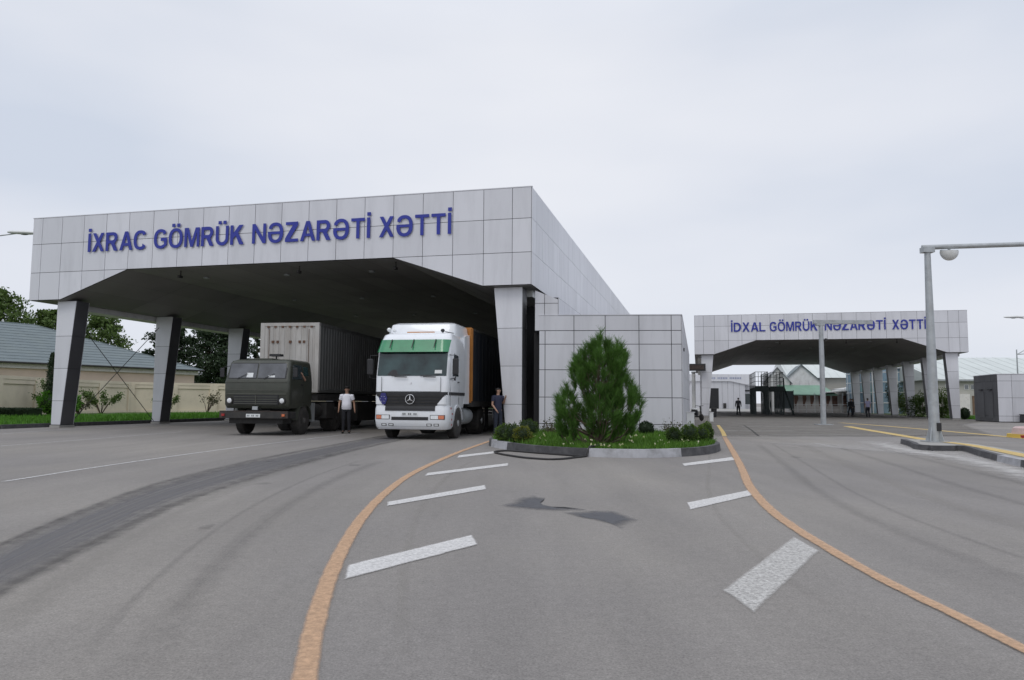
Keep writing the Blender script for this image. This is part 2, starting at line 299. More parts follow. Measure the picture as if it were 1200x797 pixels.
def struct(o,label=None): o['kind']='structure'; return o
def children(o): return [c for c in col.objects if c.parent==o]
def copy_tree(o,parent=None):
    c=o.copy(); col.objects.link(c)
    if parent: c.parent=parent
    for ch in children(o): copy_tree(ch,c)
    return c
def spline(pts,n=8):
    P=[np.array(p,float) for p in pts]; P=[2*P[0]-P[1]]+P+[2*P[-1]-P[-2]]; o=[]
    for i in range(1,len(P)-2):
        for k in range(n):
            t=k/n; a,b,c,d=P[i-1:i+3]
            o.append(.5*((2*b)+(-a+c)*t+(2*a-5*b+4*c-d)*t*t+(-a+3*b-3*c+d)*t**3))
    o.append(P[-2]); return o
def ribbon(name,left,right,z,m,cross=6):
    """ground sheet between two edge polylines of the same length"""
    mb=MB(); mb.uv=[]; n=len(left); d=0; ds=[0]
    for i in range(1,n): d+=float(np.linalg.norm(np.array(left[i])-np.array(left[i-1]))); ds.append(d)
    for i in range(n):
        for k in range(cross+1):
            t=k/cross; p=np.array(left[i])*(1-t)+np.array(right[i])*t; mb.v.append((float(p[0]),float(p[1]),z)); mb.uv.append((ds[i]/d,t))
    c=cross+1; mb.f=[(i*c+k,i*c+k+1,(i+1)*c+k+1,(i+1)*c+k) for i in range(n-1) for k in range(cross)]
    o=mb.build(name,m); o['kind']='structure'; return o
def line(name,pts,wd,z,m,n=8):
    P=spline(pts,n) if len(pts)>2 else [np.array(pts[0])*(1-t)+np.array(pts[1])*t for t in np.linspace(0,1,12)]
    W=wd if isinstance(wd,(list,tuple)) else [wd,wd]; A=[];B=[]
    for i,p in enumerate(P):
        d=P[min(i+1,len(P)-1)]-P[max(i-1,0)]; d/=np.linalg.norm(d); nn=np.array([-d[1],d[0]]); ww=W[0]+(W[1]-W[0])*i/(len(P)-1)
        A.append(p+nn*ww/2); B.append(p-nn*ww/2)
    return ribbon(name,A,B,z,m,3)
def quad_mark(name,q,z,m):
    a,b,c,d=[np.array(p,float) for p in q]; n=10
    return ribbon(name,[a+(b-a)*i/n for i in range(n+1)],[d+(c-d)*i/n for i in range(n+1)],z,m,4)

YAW=.2446
Rv=np.array([math.cos(YAW),-math.sin(YAW)]); Dv=np.array([math.sin(YAW),math.cos(YAW)])
OA=np.array([.6775,26.7518])-Rv*22.418; OB=np.array([37.1257,60.3216])-Rv*21.61
def fa(u,v): p=OA+Rv*u+Dv*v; return (float(p[0]),float(p[1]))
def fb(u,v): p=OB+Rv*u+Dv*v; return (float(p[0]),float(p[1]))

# ------------------------------------------------------------------ the ground and its markings
g=MB(); g.add([(-2500,-300,0),(2500,-300,0),(2500,3500,0),(-2500,3500,0)],[(0,1,2,3)]); struct(g.build('ground','asphalt'))
# orange lines sweeping round the two sides
yl=[(-.62,2.0),(-.92,3.45),(-1.07,4.17),(-1.27,5.33),(-1.44,6.61),(-1.60,8.23),(-1.70,10.2),(-1.71,12.57),(-1.56,15.15),(-1.27,18.49),(-.72,23.2),(-.2,27)]
line('orange_line',yl,[.13,.17],.010,'o_yellow',10)
yr=[(7.9,27.8),(6.35,21.8),(5.09,16.94),(4.2,13.6),(3.57,11.25),(3.07,9.0),(2.84,7.51),(2.73,6.45),(2.65,5.44),(2.64,4.55),(2.62,3.6),(2.6,2.2)]
line('orange_line',yr,[.20,.10],.010,'o_yellow',10)
for i,q in enumerate([[(-1.24,5.77),(-.36,7.1),(-.28,6.6),(-1.16,5.28)],[(-1.53,9.31),(-.38,11.27),(-.34,10.7),(-1.48,8.92)],[(-1.47,13.02),(-.04,15.27),(-.05,14.6),(-1.45,12.48)],[(-1.21,17.3),(-.35,18.9),(-.35,18.1),(-1.2,16.5)],
    [(3.48,15.37),(5.10,17.37),(5.0,16.51),(3.40,14.78)],[(2.19,9.43),(3.4,10.8),(3.32,10.26),(2.08,8.78)],[(1.41,5.08),(2.66,7.12),(2.62,6.42),(1.45,4.53)]]):
    quad_mark('white_bar_marking',q,.008,'o_white_old' if i in (6,) else 'o_white')
line('lane_line',[(-13.5,17.5),(-12.95,24),(-12.7,29)],.15,.006,'o_lane')
line('lane_line',[(-7.6,11.2),(-7.55,14.25),(-7.2,19),(-6.33,25.69),(-5.8,29)],.13,.006,'o_lane')
line('lane_line',[(-17.5,24.5),(-18.0,28.5),(-17.9,33)],.15,.006,'o_lane')
wT=spline([(-3.75,4.6),(-4.4,6.54),(-5.03,9.43),(-5.36,12.02),(-5.42,16.13),(-5.1,20.9),(-4.75,25.5),(-4.2,31)],8); wB=spline([(-3.05,4.1),(-3.24,4.95),(-3.50,6.4),(-3.9,9.1),(-4.02,12.4),(-3.92,17.3),(-3.6,22),(-3.1,27.5)],8)
ribbon('worn_wheel_track',wT,wB,.004,'o_wet',8)
ribbon('worn_wheel_track',[p+np.array([-.06,0]) for p in wT],[p*.82+q*.18 for p,q in zip(wT,wB)],.0065,'o_wet_edge',6)
ribbon('worn_wheel_track',[p*.22+q*.78 for p,q in zip(wT,wB)],[q+np.array([.05,0]) for q in wB],.0065,'o_wet_edge',6)
FD=overlay('faint_tyre_path',(.12,.115,.112),.20,.48,streak=True,ends=.12); FP=overlay('pale_tyre_path',(.34,.32,.29),.30,.48,streak=True,ends=.12)
ylp=[np.array(p) for p in spline(yl,6)]; yrp=[np.array(p) for p in spline(yr,6)]
for k,(o_,w_,m_,z_) in enumerate(((-.75,.30,FD,.0042),(-1.05,.10,FD,.0046),(-1.6,.35,FP,.0042),(-2.35,.30,FD,.0044),(.45,.12,FP,.0043))):
    line('tyre_path',[tuple(p+np.array([o_*(1+.05*i),0])) for i,p in enumerate(ylp[6:-14:4])],w_,z_,m_,5)
for k,(o_,w_,m_,z_) in enumerate(((.9,.30,FD,.0042),(1.35,.12,FD,.0046),(2.2,.45,FP,.0042),(3.1,.30,FD,.0044),(-.6,.10,FP,.0043),(4.2,.35,FD,.0043))):
    line('tyre_path',[tuple(p+np.array([o_*(1+.01*i),0])) for i,p in enumerate(yrp[4:-8:4])],w_,z_,m_,5)
def patch(name,pts,z,m):
    P=[np.array(p) for p in pts]; c=sum(P)/len(P); mb=MB(); mb.uv=[]; n=len(P)
    Q=[]
    for i in range(n):
        for k in range(5):
            q=P[i]+(P[(i+1)%n]-P[i])*k/5; Q.append(q)
    n=len(Q)
    for ring,t in enumerate((0,.5,1)):
        for q in Q:
            p=c+(q-c)*t; mb.v.append((p[0],p[1],z)); mb.uv.append((.5,.5-.5*t))
    mb.f=[(r*n+i,r*n+(i+1)%n,(r+1)*n+(i+1)%n,(r+1)*n+i) for r in range(1,2) for i in range(n)]+[tuple(range(n,2*n))]
    o=mb.build(name,m); o['kind']='structure'; return o
patch('tar_patch',[(-.22,9.04),(-.02,9.35),(.12,9.95),(.30,10.1),(.46,9.9),(.36,9.4),(.40,9.1),(.62,8.80),(.9,8.78),(.88,8.66),(.5,8.60),(.14,8.74)],.004,'o_tar')
patch('tar_patch',[(.56,8.55),(.66,8.62),(.95,8.76),(1.2,8.70),(1.34,8.3),(1.38,8.0),(1.22,7.75),(1.10,7.45),(1.0,7.8),(.80,8.10),(.64,8.3)],.0055,'o_tar')
OIL=overlay('oil_spot',(.09,.087,.085),.40,.5,ends=.4)
q_=random.Random(4)
for k in range(16):
    x,y,r_=q_.uniform(-7,10),q_.uniform(5.5,24),q_.uniform(.06,.20)
    if (x+.0)**2>1.0 or y<16: patch('oil_spot',[(x+r_*math.cos(a)*q_.uniform(.6,1.3),y+1.5*r_*math.sin(a)*q_.uniform(.6,1.3)) for a in [k2*.785 for k2 in range(8)]],.0075,OIL)
# brown older pavement of the import side, joints and pale slabs
ribbon('old_pavement',[(7.2,27.8),(10,45),(15,66),(24,110)],[(19,28.9),(28,46),(39,60),(60,108)],.004,'o_pave',6)
line('pavement_joint',[(6.4,28.0),(11,28.35),(16,28.9)],.14,.008,'o_crack')
line('pavement_joint',[(9.35,28.3),(11.2,35.0),(13.1,42.2)],.12,.008,'o_crack')
line('pavement_joint',[(8.0,28.1),(9.3,33),(11.6,42)],.2,.0095,'o_yellow2')
for a,b,wd in (((10.2,30),(17,30.6),.5),((9.2,33.5),(13,34),.9),((13.5,36),(22,36.5),.5),((12,40),(17,40.4),.8),((17,44),(26,43),.6),((20,50),(33,49),.7),((15,52),(24,52),.5),((26,55),(38,53),.6),((12.4,32),(15.5,31.2),.25)):
    line('pale_concrete_strip',[a,b],wd,.0065,'o_slab')
line('faint_white_mark',[(9.56,23.7),(9.34,21.6)],.12,.008,'o_lane')
line('yellow_line',[(18.6,41.5),(17.1,36),(15.9,31.3),(14.45,25.9),(13.6,23.2)],[.55,.5],.010,'o_yellow2')
line('yellow_line',[(21.5,49),(21.2,43),(20.4,36),(19.12,27.94),(17.4,21)],.42,.010,'o_yellow2')
line('lane_line',[(12.7,25.6),(16.78,24.53),(22,23)],.16,.008,'o_lane')
line('sealed_joint',[(20,37.5),(25.2,37)],.3,.0085,'o_crack'); line('sealed_joint',[(15,29.6),(19.5,30.3)],.28,.0085,'o_crack')
patch('dust_film',[(7.5,24.5),(11,25.5),(14,23),(13.2,18),(12,14),(10.6,11.5),(9.4,13.5),(10,17),(9.2,20)],.0125,'o_dust')
line('dust_film',[(12.2,25.5),(10.7,20.4),(10.4,17.4),(9.6,14.6),(8.4,11)],[1.4,1.3],.0150,'o_dust')
patch('dust_film',[(4,28),(5.5,25),(12,25.5),(11,29)],.0135,overlay('thin_dust',(.36,.34,.31),.4,.45,wear=.5,wscale=1.2,ends=.1))

# ------------------------------------------------------------------ cladding helpers
def clip(poly,fn):
    o=[]; n=len(poly)
    for i in range(n):
        a,b=poly[i],poly[(i+1)%n]; fa_,fb_=fn(a),fn(b)
        if fa_>=0: o.append(a)
        if fa_*fb_<0: t=fa_/(fa_-fb_); o.append((a[0]+(b[0]-a[0])*t,a[1]+(b[1]-a[1])*t))
    return o
def panels(mb,us,zs,to3,clips=(),gap=.010,th=.022):
    """cassettes with real open joints; to3(u,z,out) -> point"""
    for i in range(len(us)-1):
        for j in range(len(zs)-1):
            p=[(us[i]+gap,zs[j]+gap),(us[i+1]-gap,zs[j]+gap),(us[i+1]-gap,zs[j+1]-gap),(us[i]+gap,zs[j+1]-gap)]
            for u0,u1,fn in clips:
                if (us[i]+us[i+1])/2>u0 and (us[i]+us[i+1])/2<u1: p=clip(p,fn)
            if len(p)<3: continue
            n=len(p); jit=[random.uniform(-.002,.002) for _ in p]
            mb.add([to3(a,b,0) for a,b in p]+[to3(a,b,th+jit[k]) for k,(a,b) in enumerate(p)],[tuple(range(n,2*n))]+[(k,(k+1)%n,n+(k+1)%n,n+k) for k in range(n)])

def arc(cx,cy,rx,ry,a0,a1,n=20): return [(cx+rx*math.cos(R(a0+(a1-a0)*k/n)),cy+ry*math.sin(R(a0+(a1-a0)*k/n))) for k in range(n+1)]
def sup(cx,cy,rx,ry,a0,a1,n=22,e=.86):
    o=[]
    for k in range(n+1):
        a=R(a0+(a1-a0)*k/n); c,s_=math.cos(a),math.sin(a); o.append((cx+rx*math.copysign(abs(c)**e,c),cy+ry*math.copysign(abs(s_)**e,s_)))
    return o
def glyph(ch):
    """outlines of a bold sans capital, cap height 1; returns (width, closed outlines)"""
    t,h_=.172,.150
    dot=lambda x0,w=.19:[(x0,1.09),(x0+w,1.09),(x0+w,1.26),(x0,1.26)]
    if ch=='İ': return t,[[(0,0),(t,0),(t,1),(0,1)],dot(.005)]
    if ch=='X': w=.80; return w,[[(0,0),(.205,0),(w/2,.35),(w-.205,0),(w,0),(w/2+.11,.515),(w-.02,1),(w-.22,1),(w/2,.68),(.22,1),(.02,1),(w/2-.11,.515)]]
    if ch=='R': return .80,[[(0,0),(t,0),(t,.405),(.33,.405),(.56,0),(.80,0),(.585,.385)]+arc(.47,.715,.285,.285,-48,90,14)+[(0,1)],[(t,.57)]+arc(.45,.703,.115,.133,-90,90,10)+[(t,.836)]]
    if ch=='A': w=.86; return w,[[(0,0),(.185,0),(.268,.235),(.592,.235),(.675,0),(w,0),(.53,1),(.33,1)],[(.318,.375),(.542,.375),(.43,.80)]]
    if ch in 'CG':
        w=.84; o=sup(.44,.5,.44,.515,38 if ch=='C' else 35,322 if ch=='C' else 318,34)
        if ch=='C': return w,[o+[(.60,.30)]+sup(.44,.5,.262,.36,300,60,26)+[(.62,.73)]]
        return w+.02,[o+[(.855,.13),(.855,.555),(.46,.555),(.46,.39),(.68,.39),(.68,.215)]+sup(.44,.5,.262,.36,298,58,26)+[(.63,.70)]]
    if ch in 'OÖ': 
        w=.90; r_=[sup(.45,.5,.45,.515,0,354,44),sup(.45,.5,.268,.362,0,352,34)]
        return w,r_+([dot(.19),dot(.52)] if ch=='Ö' else [])
    if ch=='M': w=.96; return w,[[(0,0),(.16,0),(.16,.76),(.395,0),(.565,0),(.80,.76),(.80,0),(w,0),(w,1),(.71,1),(.48,.28),(.25,1),(0,1)]]
    if ch=='Ü': w=.80; return w,[[(0,1),(0,.38)]+arc(.40,.38,.40,.395,180,360,20)+[(w,1),(w-t,1),(w-t,.38)]+arc(.40,.38,.40-t,.22,360,180,16)+[(t,1)],dot(.15),dot(.46)]
    if ch=='K': w=.82; return w,[[(0,0),(t,0),(t,.30),(.34,.46),(.575,0),(w+.02,0),(.475,.615),(.80,1),(.545,1),(t,.58),(t,1),(0,1)]]
    if ch=='N': w=.80; return w,[[(0,0),(.16,0),(.16,.70),(.625,0),(w,0),(w,1),(w-.16,1),(w-.16,.31),(.175,1),(0,1)]]
    if ch=='Ə': 
        return .88,[[(.01,.56),(.01,.43)]+sup(.44,.5,.44,.515,190,360,26)+sup(.44,.5,.44,.515,4,148,24)+[(.06,.70),(.265,.70)]+sup(.44,.5,.262,.36,140,12,20)+[(.69,.56)],[(.205,.43)]+sup(.44,.48,.25,.34,192,348,20)+[(.68,.43)]]
    if ch=='Z': w=.74; return w,[[(0,0),(w,0),(w,h_),(.275,h_),(w-.01,.835),(w-.01,1),(.03,1),(.03,1-h_),(.445,1-h_),(0,.17)]]
    if ch=='T': w=.74; return w,[[(w/2-t/2,0),(w/2+t/2,0),(w/2+t/2,1-h_),(w,1-h_),(w,1),(0,1),(0,1-h_),(w/2-t/2,1-h_)]]
    if ch=='D': return .82,[[(0,0),(.36,0)]+arc(.36,.5,.46,.5,-84,84,22)+[(.36,1),(0,1)],[(t,.165),(.33,.165)]+arc(.33,.5,.27,.335,-84,84,18)+[(.33,.835),(t,.835)]]
    if ch=='L': return .66,[[(0,0),(.66,0),(.66,h_),(t,h_),(t,1),(0,1)]]
def letters(words,root,zb,cap,v,m='blue',th=.02,sign=None):
    """words = [(text,u0,u1)]; every letter a mesh of its own"""
    for txt,u0,u1 in words:
        gl=[]; x=0
        for k,ch in enumerate(txt):
            w_,outl=glyph(ch); gl.append((ch,x,outl)); x+=w_+(.125 if not(ch in 'AL' and k+1<len(txt)) else .07)
        W_=x-.125; s=(u1-u0)/W_
        for ch,x0,outl in gl:
            cu=bpy.data.curves.new('letter','CURVE'); cu.dimensions='2D'; cu.fill_mode='BOTH'; cu.extrude=th/2; 
            for pl in outl:
                sp=cu.splines.new('POLY'); sp.points.add(len(pl)-1); sp.use_cyclic_u=True
                for q_,(a,b) in zip(sp.points,pl): q_.co=(u0+(x0+a)*s,zb+b*cap,0,1)
            to=bpy.data.objects.new('letter_source',cu); col.objects.link(to); bpy.context.view_layer.update()
            me=bpy.data.meshes.new_from_object(to.evaluated_get(bpy.context.evaluated_depsgraph_get())); bpy.data.objects.remove(to)
            for q_ in me.vertices: X,Y,Z=q_.co; q_.co=(X,v-Z,Y)
            me.name='letter'; me.materials.clear(); me.materials.append(M[m]); o=bpy.data.objects.new('letter',me); col.objects.link(o); o.parent=sign

# ------------------------------------------------------------------ the two canopies
def canopy(name,label,O,W,us,c0,c1,c2,c3,ztop,words,signlabel,colL,colR,sp,ncol,depth=44,sidejoint=True):
    t=thing(name,label,'canopy',(O[0],O[1],0),-YAW,'customs line canopies')
    zlo,zmid=5.5,6.7
    prof=[(0,ztop),(0,zlo),(c0,zlo),(c1,zmid),(c2,zmid),(c3,zlo),(W,zlo),(W,ztop)]
    body=MB().prism(prof,.03,depth).build('canopy_frame','joint',t)
    # soffit boarding: long panels with open joints following the folded profile
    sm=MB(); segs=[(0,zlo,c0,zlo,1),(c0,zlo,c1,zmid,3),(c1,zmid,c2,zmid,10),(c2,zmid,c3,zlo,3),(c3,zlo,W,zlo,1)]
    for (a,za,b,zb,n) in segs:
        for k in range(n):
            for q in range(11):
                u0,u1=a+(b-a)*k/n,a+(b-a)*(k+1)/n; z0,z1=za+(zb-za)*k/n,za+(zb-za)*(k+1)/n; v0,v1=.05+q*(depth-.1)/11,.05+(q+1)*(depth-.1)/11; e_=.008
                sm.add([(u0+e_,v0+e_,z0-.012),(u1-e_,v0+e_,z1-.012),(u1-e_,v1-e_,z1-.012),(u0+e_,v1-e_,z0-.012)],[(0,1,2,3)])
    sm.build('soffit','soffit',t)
    pm=MB(); zs=[zlo,zmid,7.96,ztop]
    ln=lambda ua,ub,za,zb:(lambda p:p[1]-(za+(zb-za)*(p[0]-ua)/(ub-ua))-.004)
    panels(pm,us,zs,lambda a,b,o:(a,.03-o,b),[(c0,c1,ln(c0,c1,zlo,zmid)),(c1,c2,lambda p:p[1]-zmid),(c2,c3,ln(c2,c3,zmid,zlo))])
    vs=[0.0]+[.7+1.2*k for k in range(int((depth-.7)/1.2)+1)]
    panels(pm,[0.03+x for x in vs],zs,lambda a,b,o:(W+o,a,b),gap=.006); panels(pm,[0.03+x for x in vs],zs,lambda a,b,o:(-o,a,b),gap=.006)
    panels(pm,us,zs,lambda a,b,o:(a,depth+o,b),[(c0,c1,ln(c0,c1,zlo,zmid)),(c1,c2,lambda p:p[1]-zmid),(c2,c3,ln(c2,c3,zmid,zlo))])
    pm.build('fascia_panels','panel',t)
    MB().box(-.03,W+.03,-.0,.12,ztop+.002,ztop+.035).build('coping','panel',t)
    MB().box(.25,1.05,1.4,depth-1,zlo-.26,zlo-.014).build('edge_beam','white_metal',t); MB().box(W-1.05,W-.25,1.4,depth-1,zlo-.26,zlo-.014).build('edge_beam','white_metal',t)
    # tapered columns: light front and back, charcoal flanks
    def column(u_out_t,u_in_t,u_out_b,u_in_b):
        c=MB(); s=1 if u_in_t>u_out_t else -1
        zt=zlo-.02; v0,v1=0,.72
        def U(z,side): 
            f=z/zt; return (u_out_b+(u_out_t-u_out_b)*f) if side=='o' else (u_in_b+(u_in_t-u_in_b)*f)
        core=MB(); i_=.02*s
        core.hexa([(U(.0,'o')+i_,v0+.02,0),(U(0,'i')-i_,v0+.02,0),(U(0,'i')-i_,v1-.02,0),(U(0,'o')+i_,v1-.02,0),(U(zt,'o')+i_,v0+.02,zt),(U(zt,'i')-i_,v0+.02,zt),(U(zt,'i')-i_,v1-.02,zt),(U(zt,'o')+i_,v1-.02,zt)])
        fr=MB(); sd=MB(); Z=[.12,1.15,2.55,3.95,zt]
        for a,b in zip(Z[:-1],Z[1:]):
            a+=.008; b-=.008
            fr.hexa([(U(a,'o'),v0-.004,a),(U(a,'i'),v0-.004,a),(U(a,'i'),v0+.02,a),(U(a,'o'),v0+.02,a),(U(b,'o'),v0-.004,b),(U(b,'i'),v0-.004,b),(U(b,'i'),v0+.02,b),(U(b,'o'),v0+.02,b)])
            fr.hexa([(U(a,'o'),v1-.02,a),(U(a,'i'),v1-.02,a),(U(a,'i'),v1+.004,a),(U(a,'o'),v1+.004,a),(U(b,'o'),v1-.02,b),(U(b,'i'),v1-.02,b),(U(b,'i'),v1+.004,b),(U(b,'o'),v1+.004,b)])
            for sdn,q in (('o',-1),('i',1)):
                e_=.022*s*q
                sd.hexa([(U(a,sdn)-e_,v0+.022,a),(U(a,sdn)+0.002*s*q,v0+.022,a),(U(a,sdn)+.002*s*q,v1-.022,a),(U(a,sdn)-e_,v1-.022,a),(U(b,sdn)-e_,v0+.022,b),(U(b,sdn)+.002*s*q,v0+.022,b),(U(b,sdn)+.002*s*q,v1-.022,b),(U(b,sdn)-e_,v1-.022,b)])
        lo,hi=sorted((u_out_b,u_in_b)); pl=MB().box(lo-.03,hi+.03,v0-.04,v1+.04,0,.10)
        return core,fr,sd,pl
    for side in (colL,colR):
        core,fr,sd,pl=column(*side); first=None
        for k in range(ncol):
            if first is None:
                c=core.build('column','joint',t); c.location=(0,.4,0)
                parts=[fr.build('cladding','panel',c),sd.build('flank','panel_dark',c),pl.build('plinth','concrete',c)]; first=(c,parts)
            else:
                c=first[0].copy(); col.objects.link(c); c.parent=t; c.location=(0,.4+k*sp,0)
                for p in first[1]: q=p.copy(); col.objects.link(q); q.parent=c
    # small downlights and hanging cameras
    for k in range(3):
        for q in range(5):
            u=c1+(c2-c1)*(k+.5)/3; v=2.5+q*7.5; MB().tube([(u,v,zmid-.014),(u,v,zmid-.07)],.13,12).build('downlight','galv',t)
    for u in (c1+2.0,(c1+c2)/2+1.6,c2-.2):
        k=MB(); k.tube([(u,.8,zmid-.01),(u,.8,zmid-.22)],.025,6); k.box(u-.045,u+.045,.66,.88,zmid-.32,zmid-.22); k.build('security_camera','chassis',t)
    s=thing('sign_lettering',signlabel,'sign',(O[0],O[1],0),-YAW,'blue roof signs'); letters(words,t,7.50 if ztop>9.05 else 7.45,.80,-.05,sign=s)
    return t
usA=[0,.5,1.55,2.7,3.85]+[5+1.2*k for k in range(11)]+[18.2,19.4,20.6,21.7,22.418]
cA=canopy('canopy','wide pale grey panelled canopy over the two lorries, with tapered columns',OA,22.418,usA,1.62,5.0,17.0,20.6,9.12,
  [('İXRAC',3.0,5.93),('GÖMRÜK',6.3,10.53),('NƏZARƏTİ',10.93,16.06),('XƏTTİ',16.44,19.35)],'blue capital letters reading İXRAC GÖMRÜK NƏZARƏTİ XƏTTİ',(1.14,2.12,1.14,1.60),(22.0,20.92,22.0,21.42),6.13,7)
usB=[0,.75,1.7,2.86,4.0,5.2]+[5.2+1.15*k for k in range(1,11)]+[17.9,19.05,20.2,21.0,21.61]
cB=canopy('canopy','farther pale grey panelled canopy on the import side, beside the annex, open for traffic',OB,21.61,usB,1.62,5.2,16.7,20.05,8.93,
  [('İDXAL',3.1,5.96),('GÖMRÜK',6.31,10.17),('NƏZARƏTİ',10.75,15.5),('XƏTTİ',16.0,18.55)],'blue capital letters reading İDXAL GÖMRÜK NƏZARƏTİ XƏTTİ',(.55,1.58,.55,1.10),(20.95,20.0,20.95,20.38),6.48,7)
# crossed bracing rods between the first two left columns
br=MB(); br.tube([(1.35,1.1,4.9),(1.35,6.4,.15)],.016,6); br.tube([(1.42,6.4,4.9),(1.42,1.1,.15)],.016,6); br.build('bracing_rods','chassis',cA)

# ------------------------------------------------------------------ annex between the two lines
ax=thing('annex_building','low grey panelled office annex beside the export canopy, behind the pine','building')
P0=np.array([1.0,27.33]); P1=np.array([6.14,26.85]); P2=P1+Dv*24.5; P3=P0+Dv*24.5
H=4.42
mb=MB(); mb.prism([tuple(P0),tuple(P1),tuple(P2),tuple(P3)],.02,H,'z'); mb.build('wall','joint',ax)
fr=(P1-P0); fl=float(np.linalg.norm(fr)); fr=fr/fl; nrm=np.array([fr[1],-fr[0]])
pm=MB()
def tf(a,b,o): p=P0+fr*a+nrm*o; return (p[0],p[1],b)
Fz=[.05,.46,1.42,2.42,3.36,3.86,H]
panels(pm,[0,.22,1.28,2.42,3.64,4.80,fl],Fz,tf,gap=.012)
sdn=np.array([Dv[1],-Dv[0]])
panels(pm,[1.2*k for k in range(21)],Fz,lambda a,b,o:tuple(np.append(P1+Dv*a+sdn*o,b)))
pm.build('cladding','panel_flat',ax)
# taller wall that joins the fascia above the annex
Q0=np.array([.84,27.36]); Q1=np.array([1.70,27.28]); q=MB(); q.prism([tuple(Q0+np.array([0,.03])),tuple(Q1+np.array([0,.03])),tuple(Q1+Dv*17),tuple(Q0+Dv*17)],3.84,5.10,'z')
q.build('upper_wall','joint',ax)
pm=MB(); qf=(Q1-Q0)/np.linalg.norm(Q1-Q0); ql=float(np.linalg.norm(Q1-Q0)); qn=np.array([qf[1],-qf[0]])
panels(pm,[0,.36,ql],[3.86,4.88,5.42],lambda a,b,o:tuple(np.append(Q0+qf*a+qn*o*.9,b)),[(0,ql,lambda p:5.36-.34*p[0]/ql-p[1])])
panels(pm,[1.2*k for k in range(14)],[4.44,5.08],lambda a,b,o:tuple(np.append(Q1+Dv*a+sdn*o,b)))
pm.build('upper_cladding','panel_flat',ax)
MB().prism([tuple(P0+Dv*.3+np.array([-.25,0])),tuple(P0+Dv*.3+np.array([-.03,0])),tuple(P0+Dv*16+np.array([-.03,0])),tuple(P0+Dv*16+np.array([-.25,0]))],0.02,3.82,'z').build('dark_glazed_wall','dark',ax)  # glazed wall coloured near-black to paint in the dark of the gap
ib=MB(); a_,b_=fa(21.2,4.2),fa(23.0,4.2); c_,d_=fa(23.0,4.5),fa(21.2,4.5); ib.prism([a_,b_,c_,d_],.02,4.95,'z'); ib.prism([fa(21.2,4.2),fa(22.36,4.2),fa(22.36,4.5),fa(21.2,4.5)],4.96,5.45,'z'); ib.build('gap_blocker','dark',ax)  # dark panel added to block the bright rear opening behind the gap
cp=MB(); cp.prism([tuple(P0-nrm*.0+nrm*.03),tuple(P1+nrm*.03+sdn*.03),tuple(P2+sdn*.03),tuple(P3)],H+.003,H+.03,'z'); cp.build('coping','panel_flat',ax)
tag(MB().box(-.02,.02,-.10,.10,0,.12).build('wall_lamp','black'),'small black lamp high on the annex side wall','lamp')
wl=bpy.data.objects['wall_lamp']; pp=P1+Dv*1.5+sdn*.06; wl.location=(pp[0],pp[1],3.2); wl.rotation_euler=(0,0,-YAW)
# booth added far back on the right, to keep the export hall dark
bt=thing('added_booth','dark inspection booth added deep inside the export hall to keep it dark','booth',(*fa(19.6,16),0),-YAW)
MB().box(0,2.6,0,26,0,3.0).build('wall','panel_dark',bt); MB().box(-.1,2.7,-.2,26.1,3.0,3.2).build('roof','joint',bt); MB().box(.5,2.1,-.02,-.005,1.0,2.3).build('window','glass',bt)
# back of the export hall: slatted wall added to shut out the bright opening
bw=thing('rear_light_block','dark slatted wall added to block the bright far end of the export hall','blocking_wall',(*fa(6,43.6),0),-YAW)
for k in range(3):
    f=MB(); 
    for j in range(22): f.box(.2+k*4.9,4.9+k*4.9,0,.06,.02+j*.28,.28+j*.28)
    f.build('blocking_wall','chassis',bw)
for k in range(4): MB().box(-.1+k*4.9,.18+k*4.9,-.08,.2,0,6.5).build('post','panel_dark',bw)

# ------------------------------------------------------------------ wheels and lorries
def wheel(name,x,y,r,wd,s,parent,rim='galv',bolts=8,dual=False):
    """tyre + rim on the outer side s"""
    h=wd/2
    ty=MB().lathe_x([(-h,r*.60),(-h,r*.86),(-h*.8,r*.97),(-h*.4,r),(h*.4,r),(h*.8,r*.97),(h,r*.86),(h,r*.60)],(x,y,r),32)
    # tread grooves
    for k in range(32):
        a=2*math.pi*k/32; cy,cz=y+math.cos(a)*r*1.0,r+math.sin(a)*r*1.0
        d=Vector((0,math.cos(a),math.sin(a))); tt=Vector((0,-math.sin(a),math.cos(a))); c=Vector((x,y,r))+d*r*.995
        ty.hexa([c+Vector((-h*.75,0,0))-tt*.022-d*.02,c+Vector((h*.75,0,0))-tt*.022-d*.02,c+Vector((h*.75,0,0))+tt*.022-d*.02,c+Vector((-h*.75,0,0))+tt*.022-d*.02,
                 c+Vector((-h*.75,0,0))-tt*.018+d*.012,c+Vector((h*.75,0,0))-tt*.018+d*.012,c+Vector((h*.75,0,0))+tt*.018+d*.012,c+Vector((-h*.75,0,0))+tt*.018+d*.012])
    wo=ty.build(name,'rubber',parent,smooth=True)
    p=[(s*h*.95,r*.60),(s*h*.95,r*.56),(s*h*.35,r*.52),(s*h*.30,r*.34),(s*h*.65,r*.24),(s*h*1.1,r*.20),(s*h*1.15,r*.10)]
    rb=MB().lathe_x(p,(x,y,r),24); 
    for k in range(bolts):
        a=2*math.pi*k/bolts; c=(x+s*h*.45,y+math.cos(a)*r*.30,r+math.sin(a)*r*.30); rb.tube([c,(c[0]+s*.04,c[1],c[2])],r*.035,6)
    rb.build('rim',rim,wo,smooth=True)
    return wo
